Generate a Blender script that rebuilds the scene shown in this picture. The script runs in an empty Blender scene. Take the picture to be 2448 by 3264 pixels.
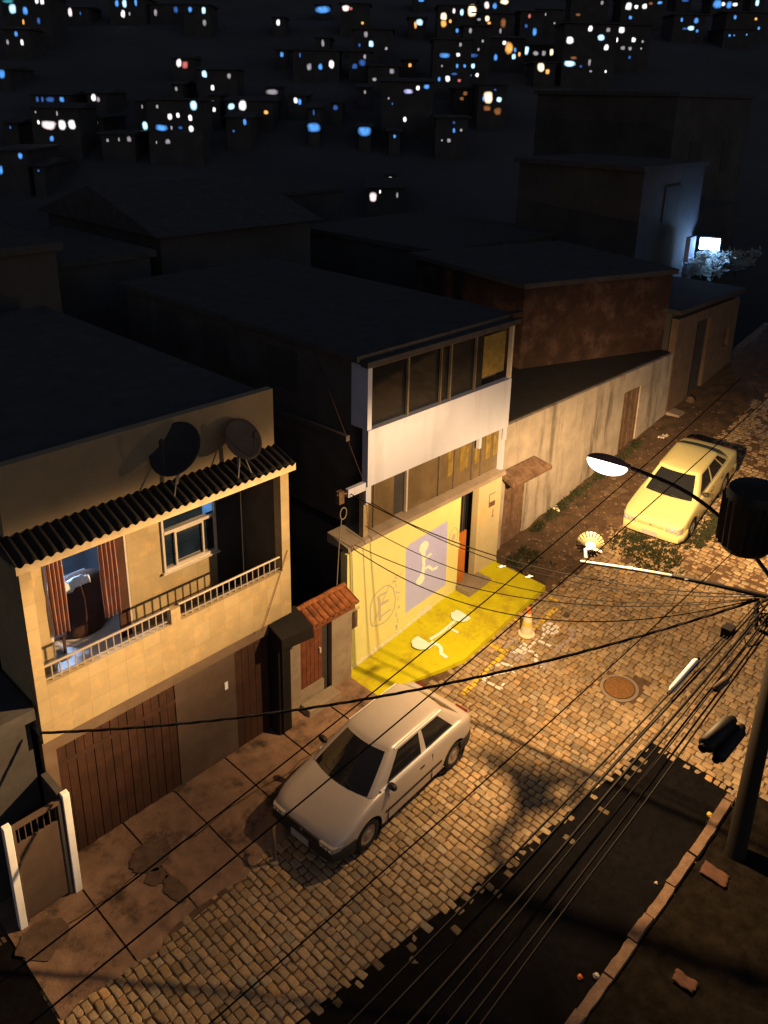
import bpy, bmesh, math, random
from mathutils import Vector, Matrix
rnd = random.Random(7)
SC = bpy.context.scene
COL = SC.collection

# ------------------------------------------------------------------ camera
CAMP = Vector((0.0, 0.0, 12.0))
W_, H_ = 2448.0, 3264.0
PPX, PPY, FPX = 1220.811, 1252.968, 2636.536      # principal point and focal length of the photo (px)
def _dir(x, y):
    return Vector((x-PPX, y-PPY, FPX)).normalized()
_vx, _vy, _vz = _dir(3906, 364), _dir(-1700, 250), -_dir(1071, 8620)
ROT = Matrix((_vx, _vy, _vz))                      # world = ROT @ camera (x right, y down, z forward)
cam = bpy.data.cameras.new('camera'); camo = bpy.data.objects.new('camera', cam); COL.objects.link(camo)
_r, _d, _f = ROT @ Vector((1,0,0)), ROT @ Vector((0,1,0)), ROT @ Vector((0,0,1))
_m = Matrix((_r, -_d, -_f)).transposed().to_4x4(); _m.translation = CAMP
camo.matrix_world = _m
cam.sensor_fit = 'VERTICAL'; cam.sensor_height = 24.0; cam.sensor_width = 18.0
cam.lens = 24.0*FPX/H_
cam.shift_x = (W_/2-PPX)/H_; cam.shift_y = -(H_/2-PPY)/H_
cam.clip_start = 0.1; cam.clip_end = 2000
SC.camera = camo

# ------------------------------------------------------------------ exposure, night sky
SC.view_settings.view_transform = 'Standard'; SC.view_settings.look = 'None'
SC.view_settings.exposure = 0.0; SC.view_settings.gamma = 1.0
wd = bpy.data.worlds.new('World'); SC.world = wd; wd.use_nodes = True
wn = wd.node_tree; wn.nodes.clear()
sky = wn.nodes.new('ShaderNodeTexSky'); sky.sky_type = 'NISHITA'; sky.sun_disc = False
sky.sun_elevation = math.radians(-4.0); sky.sun_rotation = math.radians(200); sky.altitude = 100
bg = wn.nodes.new('ShaderNodeBackground'); bg.inputs['Strength'].default_value = 2.5
wo = wn.nodes.new('ShaderNodeOutputWorld')
wn.links.new(sky.outputs[0], bg.inputs['Color']); wn.links.new(bg.outputs[0], wo.inputs['Surface'])
SC.cycles.max_bounces = 5; SC.cycles.diffuse_bounces = 3; SC.cycles.glossy_bounces = 2
SC.cycles.transmission_bounces = 3; SC.cycles.transparent_max_bounces = 6
SC.cycles.caustics_reflective = False; SC.cycles.caustics_refractive = False
SC.cycles.sample_clamp_indirect = 3.0

# ------------------------------------------------------------------ street lamp light (a real lit lamp of the photo)
LAMP = Vector((11.30, 5.74, 6.20))
LAMP_POWER = 3700.0
ld = bpy.data.lights.new('street_lamp_light', 'POINT'); ld.energy = LAMP_POWER; ld.color = (1.0, 0.57, 0.235)
ld.shadow_soft_size = 0.045
ld.use_nodes = True
def lamp_nodes(nt):
    N, L = nt.nodes, nt.links
    em = next(n for n in N if n.type == 'EMISSION')
    tc = N.new('ShaderNodeTexCoord')
    def math_(op, a, b=None, c=None, clamp=False):
        n = N.new('ShaderNodeMath'); n.operation = op; n.use_clamp = clamp
        for i, v in enumerate((a, b, c)):
            if v is None: continue
            if isinstance(v, (int, float)): n.inputs[i].default_value = v
            else: L.new(v, n.inputs[i])
        return n.outputs[0]
    def dot(v):
        n = N.new('ShaderNodeVectorMath'); n.operation = 'DOT_PRODUCT'
        L.new(tc.outputs['Normal'], n.inputs[0]); n.inputs[1].default_value = v
        return n.outputs['Value']
    ax = Vector((0.16, 0.50, -0.85)).normalized()        # the head is tilted toward the houses and up the street
    s = dot(ax)
    sm = N.new('ShaderNodeMapRange'); sm.interpolation_type = 'SMOOTHSTEP'
    L.new(s, sm.inputs[0]); sm.inputs[1].default_value = -0.55; sm.inputs[2].default_value = 0.85
    dn = dot(Vector((0, 0, -1)))
    bat = math_('DIVIDE', 1.0, math_('ADD', math_('MULTIPLY', math_('MAXIMUM', dn, 0.0), math_('MAXIMUM', dn, 0.0)), 0.25))   # batwing: stronger at flat angles
    px = dot(Vector((1, 0, 0)))
    px2 = math_('MULTIPLY', px, px)
    fx = math_('MULTIPLY', math_('ADD', math_('MULTIPLY', math_('MULTIPLY', px2, px2), 2.6), 1.0), math_('ADD', math_('MULTIPLY', px, 0.12), 1.0))
    def sstep(v, e0, e1, a, b):
        n = N.new('ShaderNodeMapRange'); n.interpolation_type = 'SMOOTHSTEP'; L.new(v, n.inputs[0])
        for i, q in enumerate((e0, e1, a, b)): n.inputs[1+i].default_value = q
        return n.outputs[0]
    down_side = math_('SUBTRACT', 1.0, math_('MULTIPLY', sstep(px, -0.62, -0.12, 0.84, 0.0), sstep(dn, 0.40, 0.68, 0.0, 1.0)))
    up_side = math_('SUBTRACT', 1.0, math_('MULTIPLY', sstep(px, 0.16, 0.70, 0.0, 0.74), sstep(dn, 0.48, 0.70, 0.0, 1.0)))
    high_far = math_('SUBTRACT', 1.0, math_('MULTIPLY', sstep(px, 0.30, 0.66, 0.0, 0.80), sstep(dn, 0.10, 0.44, 1.0, 0.0)))
    high_near = math_('SUBTRACT', 1.0, math_('MULTIPLY', sstep(px, -0.72, -0.25, 0.93, 0.0), sstep(dn, -0.02, 0.12, 1.0, 0.0)))
    down_side = math_('MULTIPLY', math_('MULTIPLY', math_('MULTIPLY', down_side, up_side), high_far), high_near)   # less light down the street
    fx = math_('MULTIPLY', fx, math_('MULTIPLY', down_side, math_('MULTIPLY', sstep(dn, -0.07, 0.16, 0.13, 1.0), sstep(px, 0.87, 0.97, 1.0, 0.30))))                                   # fades toward the horizontal
    py = dot(Vector((0, 1, 0)))
    fy = N.new('ShaderNodeMapRange'); L.new(py, fy.inputs[0])
    fy.inputs[1].default_value = 0.55; fy.inputs[2].default_value = 0.90; fy.inputs[3].default_value = 1.0; fy.inputs[4].default_value = 0.22
    v = math_('MULTIPLY', math_('MULTIPLY', sm.outputs[0], bat), math_('MULTIPLY', fx, fy.outputs[0]))
    L.new(v, em.inputs['Strength'])
lamp_nodes(ld.node_tree)
lo = bpy.data.objects.new('street_lamp_light', ld); lo.location = LAMP; COL.objects.link(lo)

# ------------------------------------------------------------------ helpers: pixels of the photo to points of the place
def ray(x, y): return ROT @ Vector((x-PPX, y-PPY, FPX))
def onY(x, y, Y):
    r = ray(x, y); return CAMP + r*(Y/r.y)
def onZ(x, y, z):
    r = ray(x, y); return CAMP + r*((z-CAMP.z)/r.z)
KX = [-200, 10.0, 12, 15.9, 17.6, 25.7, 60]; KZ = [0, 0, .1, .5, .68, 2.0, 7.6]
def interp(x, xs, ys):
    if x <= xs[0]: return ys[0]
    for a in range(len(xs)-1):
        if x <= xs[a+1]: return ys[a] + (ys[a+1]-ys[a])*(x-xs[a])/(xs[a+1]-xs[a])
    return ys[-1]
def zt(X): return interp(X, KX, KZ)
def ong(x, y):
    z = 0.0
    for i in range(30):
        p = onZ(x, y, z); z = .5*z + .5*zt(p.x)
    return onZ(x, y, z)
def hash01(*a):
    h = 0
    for v in a: h = (h*1000003) ^ hash(round(v*977.0))
    return ((h & 0xffff) / 65535.0)
from mathutils import noise as mn
def nz(x, y, z=0.0): return mn.noise(Vector((x, y, z)))

# ------------------------------------------------------------------ helpers: materials
MATS = {}
def M(name, base, rough=.75, var=.18, scale=5.0, bump=0.0, bscale=60.0, metal=0.0, dirt=None, dscale=2.0, damt=.5, spec=.4, streak=False, coat=0.0, attr=None, tiles=None):
    m = bpy.data.materials.new(name); m.use_nodes = True
    nt = m.node_tree; N, L = nt.nodes, nt.links
    b = N['Principled BSDF']
    b.inputs['Roughness'].default_value = rough; b.inputs['Metallic'].default_value = metal
    b.inputs['Specular IOR Level'].default_value = spec
    if coat: b.inputs['Coat Weight'].default_value = coat; b.inputs['Coat Roughness'].default_value = .08
    tc = N.new('ShaderNodeTexCoord')
    vec = tc.outputs['Object']
    n1 = N.new('ShaderNodeTexNoise'); n1.inputs['Scale'].default_value = scale; n1.inputs['Detail'].default_value = 6; n1.inputs['Roughness'].default_value = .65
    L.new(vec, n1.inputs['Vector'])
    r1 = N.new('ShaderNodeMapRange'); L.new(n1.outputs['Fac'], r1.inputs[0])
    r1.inputs[1].default_value = .3; r1.inputs[2].default_value = .7; r1.inputs[3].default_value = 1-var; r1.inputs[4].default_value = 1+var
    mul = N.new('ShaderNodeVectorMath'); mul.operation = 'SCALE'
    mul.inputs[0].default_value = base[:3]; L.new(r1.outputs[0], mul.inputs['Scale'])
    colour = mul.outputs[0]
    if tiles:
        sx = N.new('ShaderNodeSeparateXYZ'); L.new(vec, sx.inputs[0]); cx_ = N.new('ShaderNodeCombineXYZ'); L.new(sx.outputs[0], cx_.inputs[0]); L.new(sx.outputs[2], cx_.inputs[1])
        bt = N.new('ShaderNodeTexBrick'); bt.offset = 0.0; bt.inputs['Scale'].default_value = 1.0; bt.inputs['Brick Width'].default_value = tiles[0]; bt.inputs['Row Height'].default_value = tiles[1]; bt.inputs['Mortar Size'].default_value = .006
        bt.inputs['Color1'].default_value = (.90,.88,.84,1); bt.inputs['Color2'].default_value = (1.06,1.06,1.08,1); bt.inputs['Mortar'].default_value = (.86,.82,.76,1)
        L.new(cx_.outputs[0], bt.inputs['Vector']); mt = N.new('ShaderNodeVectorMath'); mt.operation = 'MULTIPLY'; L.new(colour, mt.inputs[0]); L.new(bt.outputs['Color'], mt.inputs[1]); colour = mt.outputs[0]
    if attr:
        at = N.new('ShaderNodeAttribute'); at.attribute_name = attr
        mm = N.new('ShaderNodeVectorMath'); mm.operation = 'MULTIPLY'
        L.new(colour, mm.inputs[0]); L.new(at.outputs['Color'], mm.inputs[1]); colour = mm.outputs[0]
    if dirt is not None:
        n2 = N.new('ShaderNodeTexNoise'); n2.inputs['Scale'].default_value = dscale; n2.inputs['Detail'].default_value = 8; n2.inputs['Roughness'].default_value = .7
        if streak:
            mp = N.new('ShaderNodeMapping'); mp.inputs['Scale'].default_value = (1, 1, .12); L.new(vec, mp.inputs[0]); L.new(mp.outputs[0], n2.inputs['Vector'])
        else: L.new(vec, n2.inputs['Vector'])
        r2 = N.new('ShaderNodeMapRange'); r2.interpolation_type = 'SMOOTHSTEP'; L.new(n2.outputs['Fac'], r2.inputs[0])
        r2.inputs[1].default_value = .48; r2.inputs[2].default_value = .68; r2.inputs[3].default_value = 0; r2.inputs[4].default_value = damt
        mx = N.new('ShaderNodeMix'); mx.data_type = 'RGBA'
        L.new(r2.outputs[0], mx.inputs[0]); L.new(colour, mx.inputs[6]); mx.inputs[7].default_value = (*dirt, 1)
        colour = mx.outputs[2]
    L.new(colour, b.inputs['Base Color'])
    if bump:
        n3 = N.new('ShaderNodeTexNoise'); n3.inputs['Scale'].default_value = bscale; n3.inputs['Detail'].default_value = 4; L.new(vec, n3.inputs['Vector'])
        bp = N.new('ShaderNodeBump'); bp.inputs['Strength'].default_value = bump; bp.inputs['Distance'].default_value = .02
        L.new(n3.outputs['Fac'], bp.inputs['Height']); L.new(bp.outputs[0], b.inputs['Normal'])
    MATS[name] = m
    return m
def EM(name, col, strength, noise=0.0, nscale=4.0, sample=False, glow=False):
    m = bpy.data.materials.new(name); m.use_nodes = True
    nt = m.node_tree; N, L = nt.nodes, nt.links; N.clear()
    e = N.new('ShaderNodeEmission'); e.inputs[0].default_value = (*col, 1); e.inputs[1].default_value = strength
    if noise:
        tc = N.new('ShaderNodeTexCoord'); n1 = N.new('ShaderNodeTexNoise'); n1.inputs['Scale'].default_value = nscale
        L.new(tc.outputs['Object'], n1.inputs['Vector'])
        r = N.new('ShaderNodeMapRange'); L.new(n1.outputs['Fac'], r.inputs[0]); r.inputs[1].default_value = .3; r.inputs[2].default_value = .7
        r.inputs[3].default_value = strength*(1-noise); r.inputs[4].default_value = strength*(1+noise); L.new(r.outputs[0], e.inputs[1])
    o = N.new('ShaderNodeOutputMaterial'); L.new(e.outputs[0], o.inputs[0])
    if glow:
        at = N.new('ShaderNodeAttribute'); at.attribute_name = 'glow'; mu = N.new('ShaderNodeMath'); mu.operation = 'MULTIPLY'; L.new(r.outputs[0], mu.inputs[0]); L.new(at.outputs['Fac'], mu.inputs[1]); L.new(mu.outputs[0], e.inputs[1])
    if not sample: m.cycles.emission_sampling = 'NONE'
    MATS[name] = m
    return m
# ------------------------------------------------------------------ helpers: meshes
class MB:
    def __init__(s): s.v = []; s.f = []; s.c = []
    def add(s, vs, fs):
        o = len(s.v); s.v += [tuple(v) for v in vs]; s.f += [tuple(i+o for i in f) for f in fs]; return s
    def box(s, x0, x1, y0, y1, z0, z1):
        vs = [(x0,y0,z0),(x1,y0,z0),(x1,y1,z0),(x0,y1,z0),(x0,y0,z1),(x1,y0,z1),(x1,y1,z1),(x0,y1,z1)]
        return s.add(vs, [(3,2,1,0),(4,5,6,7),(0,1,5,4),(1,2,6,5),(2,3,7,6),(3,0,4,7)])
    def hexa(s, b, t):      # four bottom and four top points, both anticlockwise from above
        return s.add(list(b)+list(t), [(3,2,1,0),(4,5,6,7),(0,1,5,4),(1,2,6,5),(2,3,7,6),(3,0,4,7)])
    def quad(s, a, b, c, d): return s.add([a,b,c,d], [(0,1,2,3)])
    def prism(s, poly, vec):
        n = len(poly); vec = Vector(vec); p = [Vector(q) for q in poly]
        return s.add(p+[q+vec for q in p], [tuple(range(n-1,-1,-1)), tuple(range(n,2*n))]+[(i,(i+1)%n,(i+1)%n+n,i+n) for i in range(n)])
    def tube(s, pts, r, n=8, cap=True):
        pts = [Vector(p) for p in pts]; rs = r if isinstance(r, (list, tuple)) else [r]*len(pts)
        vs = []; fs = []; ref = None
        for i, p in enumerate(pts):
            t = (pts[min(i+1,len(pts)-1)]-pts[max(i-1,0)]).normalized()
            if ref is None: ref = t.orthogonal().normalized()
            u = (ref - t*ref.dot(t)).normalized(); ref = u; w = t.cross(u)
            for k in range(n):
                a = 2*math.pi*k/n; vs.append(p+(u*math.cos(a)+w*math.sin(a))*rs[i])
        for i in range(len(pts)-1):
            for k in range(n):
                fs.append((i*n+k, i*n+(k+1)%n, (i+1)*n+(k+1)%n, (i+1)*n+k))
        if cap: fs += [tuple(range(n-1,-1,-1)), tuple(range((len(pts)-1)*n, len(pts)*n))]
        return s.add(vs, fs)
    def lathe(s, prof, c=(0,0,0), axis='Z', n=24, scale=(1,1), cap=True):
        c = Vector(c); vs = []; fs = []
        for r, h in prof:
            for k in range(n):
                a = 2*math.pi*k/n; x, y = r*math.cos(a)*scale[0], r*math.sin(a)*scale[1]
                vs.append(c + (Vector((x,y,h)) if axis=='Z' else Vector((x,h,y)) if axis=='Y' else Vector((h,x,y))))
        for i in range(len(prof)-1):
            for k in range(n): fs.append((i*n+k, i*n+(k+1)%n, (i+1)*n+(k+1)%n, (i+1)*n+k))
        if cap: fs += [tuple(range(n-1,-1,-1)), tuple(range((len(prof)-1)*n, len(prof)*n))]
        return s.add(vs, fs)
    def grid(s, nx, ny, fn):
        vs = [fn(i/nx, j/ny) for j in range(ny+1) for i in range(nx+1)]
        return s.add(vs, [(j*(nx+1)+i, j*(nx+1)+i+1, (j+1)*(nx+1)+i+1, (j+1)*(nx+1)+i) for j in range(ny) for i in range(nx)])
    def build(s, name, mat, parent=None, loc=None, smooth=False, bevel=0.0, solid=0.0, fix=True):
        o0 = Vector(loc) if loc is not None else (ORG.get(parent.name, Vector()) if parent else Vector())
        me = bpy.data.meshes.new(name)
        me.from_pydata([tuple(Vector(v)-o0) for v in s.v], [], s.f); me.update()
        if fix:
            bm = bmesh.new(); bm.from_mesh(me); bmesh.ops.recalc_face_normals(bm, faces=bm.faces); bm.to_mesh(me); bm.free()
        if smooth:
            me.shade_smooth(); me.set_sharp_from_angle(angle=math.radians(42))
        me.materials.append(mat if not isinstance(mat, str) else MATS[mat])
        o = bpy.data.objects.new(name, me); COL.objects.link(o)
        if parent: o.parent = parent; ORG[o.name] = o0
        else: o.location = o0; ORG[o.name] = o0
        if bevel:
            b = o.modifiers.new('bevel', 'BEVEL'); b.width = bevel; b.segments = 2; b.limit_method = 'ANGLE'
        if solid:
            b = o.modifiers.new('solid', 'SOLIDIFY'); b.thickness = solid; b.offset = 0
        return o
ORG = {}
def tag(o, label=None, cat=None, group=None, kind=None):
    if label: o['label'] = label
    if cat: o['category'] = cat
    if group: o['group'] = group
    if kind: o['kind'] = kind
    return o
def thing(name, loc, label, cat, group=None):
    o = bpy.data.objects.new(name, None); COL.objects.link(o); o.location = loc; o.empty_display_size = .2
    ORG[o.name] = Vector(loc)
    return tag(o, label, cat, group)
def local(o): ORG[o.name] = Vector((0,0,0))
def bx(name, mat, parent, *a, bevel=0.0): return MB().box(*a).build(name, mat, parent, bevel=bevel)
def copy_tree(o, loc, rot=None):
    c = o.copy(); COL.objects.link(c); c.location = loc
    if rot is not None: c.rotation_euler = rot
    for ch in list(o.children):
        k = ch.copy(); COL.objects.link(k); k.parent = c
        for g in list(ch.children):
            q = g.copy(); COL.objects.link(q); q.parent = k
    return c
def stroke_pts(path, w):
    # ribbon of width w along a 2-D path: left and right outline
    L, R = [], []
    n = len(path)
    for i, p in enumerate(path):
        a = path[max(i-1,0)]; b = path[min(i+1,n-1)]
        tx, ty = b[0]-a[0], b[1]-a[1]; l = math.hypot(tx,ty) or 1
        ww = w[i] if isinstance(w,(list,tuple)) else w
        nx, ny = -ty/l*ww/2, tx/l*ww/2
        L.append((p[0]+nx,p[1]+ny)); R.append((p[0]-nx,p[1]-ny))
    return L, R
def wall_stroke(mb, path, w, Y):
    L, R = stroke_pts(path, w)
    vs = [(x,Y,z) for x,z in L]+[(x,Y,z) for x,z in R]; n = len(L)
    mb.add(vs, [(i,i+1,n+i+1,n+i) for i in range(n-1)])
def wall_blob(mb, cx, cz, rx, rz, Y, n=18, wob=.12, seed=0):
    mb.add([(cx+rx*math.cos(2*math.pi*k/n)*(1+wob*nz(k*.7,seed)), Y, cz+rz*math.sin(2*math.pi*k/n)*(1+wob*nz(k*.7,seed+9))) for k in range(n)], [tuple(range(n))])
def pxY(pts, Y): return [(onY(x,y,Y).x, onY(x,y,Y).z) for x,y in pts]
def cs(x, y): return (1000+x*.3014, 1650+y*.3014)
def cc(x, y): return (1480+x*.3134, 1800+y*.3134)

# ------------------------------------------------------------------ materials
M('cobble', (.37,.285,.175), rough=.62, var=.25, scale=14, bump=.5, bscale=45, attr='tone', spec=.35)
M('road_soil', (.11,.07,.042), rough=.95, var=.4, scale=9, bump=.6, bscale=30)
M('dirt', (.065,.043,.028), rough=.95, var=.45, scale=3.5, bump=.8, bscale=18, dirt=(.07,.05,.035), dscale=1.2, damt=.7)
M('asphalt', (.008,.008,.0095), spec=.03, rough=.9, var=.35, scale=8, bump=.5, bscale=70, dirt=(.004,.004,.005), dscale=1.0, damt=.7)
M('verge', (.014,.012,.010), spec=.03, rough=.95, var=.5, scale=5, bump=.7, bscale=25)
M('sidewalk', (.235,.155,.11), rough=.9, var=.3, scale=3, bump=.5, bscale=50, dirt=(.035,.024,.02), dscale=1.3, damt=.92)
M('kerb', (.2,.135,.095), rough=.9, var=.3, scale=6, bump=.6, bscale=35)
M('hill', (.06,.062,.068), rough=1, var=.3, scale=.05)
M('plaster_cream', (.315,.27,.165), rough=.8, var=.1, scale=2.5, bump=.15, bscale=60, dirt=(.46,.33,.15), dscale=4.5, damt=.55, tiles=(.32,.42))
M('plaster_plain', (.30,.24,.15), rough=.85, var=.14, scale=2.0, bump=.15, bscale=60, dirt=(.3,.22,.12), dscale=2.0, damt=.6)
M('stain', (.11,.075,.055), rough=.95, var=.4, scale=6)
M('tail_red', (.12,.015,.012), rough=.3, var=.1)
M('dull_frame', (.13,.11,.085), rough=.6, var=.2, scale=5)
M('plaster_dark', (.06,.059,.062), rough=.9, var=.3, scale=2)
M('plaster_brown', (.13,.095,.07), rough=.9, var=.25, scale=2.2, dirt=(.12,.08,.05), dscale=2, damt=.5)
M('yellow_wall', (.72,.75,.34), rough=.75, var=.05, scale=3, bump=.12, bscale=50, dirt=(.86,.72,.3), dscale=1.3, damt=.5)
M('ochre_wall', (.50,.46,.30), rough=.75, var=.08, scale=3, bump=.12, bscale=50, dirt=(.7,.46,.12), dscale=1.2, damt=.5)
M('yellow_floor', (.54,.54,.003), rough=.7, var=.1, scale=4, bump=.2, bscale=60, dirt=(.3,.2,.02), dscale=1.7, damt=.55)
M('lilac', (.45,.51,1.0), rough=.7, var=.06, scale=3, bump=.1)
M('lilac_line', (.50,.48,.42), rough=.8, var=.1, scale=9)
M('white_paint', (.78,.85,.95), rough=.7, var=.08, scale=6)
M('cream_paint', (.7,.9,.9), rough=.7, var=.1, scale=6)
M('road_white', (.72,.75,.75), rough=.8, var=.2, scale=12)
M('road_yellow', (.72,.52,.03), rough=.8, var=.2, scale=12)
M('road_blue', (.36,.33,.36), rough=.8, var=.3, scale=12)
M('white_wall', (.45,.51,.69), rough=.7, var=.04, scale=2.5, bump=.08, bscale=40, dirt=(.30,.32,.40), dscale=2.6, damt=.35, streak=True)
M('post_white', (.85,.92,1.0), rough=.7, var=.06, scale=5, dirt=(.6,.48,.35), dscale=3, damt=.4)
M('concrete', (.27,.235,.19), rough=.9, var=.25, scale=4, bump=.3, bscale=50, dirt=(.15,.11,.08), dscale=2, damt=.6)
M('grunge_wall', (.33,.31,.28), rough=.9, var=.22, scale=1.6, bump=.4, bscale=30, dirt=(.11,.10,.085), dscale=1.9, damt=.9, streak=True)
M('brick', (.035,.018,.014), rough=.9, var=.35, scale=2.2, bump=.4, bscale=25, dirt=(.1,.06,.05), dscale=1.1, damt=.7)
M('roof_dark', (.05,.05,.055), rough=.95, var=.3, scale=3)
M('fibre_cement', (.012,.012,.013), rough=.95, var=.3, scale=3)
M('awning_edge', (.62,.52,.33), rough=.85, var=.2, scale=6)
M('black_metal', (.006,.006,.007), rough=.6, var=.2, scale=5)
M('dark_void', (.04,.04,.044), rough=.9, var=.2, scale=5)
M('cable', (.008,.008,.009), rough=.8, var=.2, scale=5, spec=.15)
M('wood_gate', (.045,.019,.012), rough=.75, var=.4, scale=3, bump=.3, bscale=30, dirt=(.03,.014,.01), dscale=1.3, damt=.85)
M('grey_gate', (.085,.06,.048), rough=.75, var=.2, scale=3, bump=.15)
M('wood_door', (.15,.05,.025), rough=.7, var=.35, scale=6, bump=.2)
M('orange_door', (.5,.17,.035), rough=.55, var=.15, scale=5)
M('old_wood', (.14,.09,.06), rough=.9, var=.45, scale=6, bump=.4, dirt=(.05,.03,.02), dscale=3, damt=.7, streak=True)
M('tile', (.27,.10,.035), rough=.85, var=.45, scale=9, bump=.4, bscale=30, dirt=(.07,.03,.02), dscale=5, damt=.75)
M('aluminium', (.62,.6,.56), rough=.35, var=.08, scale=9, metal=.3)
M('rail_metal', (.30,.28,.26), rough=.4, var=.1, scale=9, metal=.2)
M('glass_dark', (.012,.014,.018), rough=.06, var=.1, scale=3, spec=.5)
M('glass_brown', (.13,.1,.06), rough=.3, var=.35, scale=1.6, spec=.45)
M('glass_blue', (.008,.018,.04), rough=.08, var=.5, scale=2.5, spec=.6)
M('curtain_yellow', (.2,.15,.04), rough=.8, var=.4, scale=5)
M('curtain_pink', (.26,.14,.12), rough=.85, var=.2, scale=8)
M('cloth_brown', (.05,.022,.016), rough=.9, var=.3, scale=5)
M('cloth_pale', (.6,.66,.72), rough=.9, var=.2, scale=7)
M('room_wall', (.05,.055,.065), rough=.9, var=.1, scale=3)
M('floor_tile', (.7,.7,.72), rough=.4, var=.1, scale=3)
M('galvanised', (.3,.29,.27), rough=.4, var=.12, scale=12, metal=.25)
M('lamp_shell', (.2,.1,.075), rough=.5, var=.2, scale=8)
M('reflector', (.085,.082,.045), rough=.45, var=.1, scale=8)
M('concrete_pole', (.013,.011,.010), rough=.9, var=.25, scale=4, bump=.2)
M('rubber', (.012,.012,.012), rough=.85, var=.2, scale=8)
M('rim', (.32,.29,.26), rough=.4, var=.15, scale=10, metal=.5)
M('silver_paint', (.52,.485,.46), rough=.38, var=.03, scale=6, metal=.25, coat=.25, spec=.5)
M('yellow_paint', (.50,.485,.25), rough=.34, var=.03, scale=6, coat=.25, spec=.45)
M('lens_grey', (.35,.33,.3), rough=.15, var=.2, scale=12, spec=.7)
M('reflector_chrome', (.9,.88,.85), rough=.12, metal=.9, var=.02)
M('plate_grey', (.35,.35,.36), rough=.5, var=.2, scale=30)
M('trim_black', (.02,.02,.02), rough=.6)
M('cone_orange', (.75,.2,.05), rough=.55, var=.1)
M('cone_white', (.85,.8,.6), rough=.5, var=.08)
M('rust_iron', (.22,.115,.04), rough=.7, var=.3, scale=18, bump=.5, bscale=60)
M('dish_grey', (.075,.062,.055), rough=.7, var=.25, scale=5)
M('dish_shaded', (.03,.03,.033), rough=.8, var=.2)  # darker copy of the dish tone, for the shade on the turned-away dish
M('leaf', (.02,.027,.010), rough=.85, var=.4, scale=6)
M('rubble', (.11,.08,.055), rough=.95, var=.35, scale=7, bump=.4)
M('litter_pale', (.6,.55,.45), rough=.8, var=.2)
M('litter_yellow', (.8,.65,.15), rough=.6, var=.1)
M('cardboard', (.11,.055,.038), rough=.9, var=.25, scale=6)
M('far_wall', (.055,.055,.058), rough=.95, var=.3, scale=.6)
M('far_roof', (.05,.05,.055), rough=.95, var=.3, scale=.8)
EM('lamp_lens', (1, .93, .8), 9.0)
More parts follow.
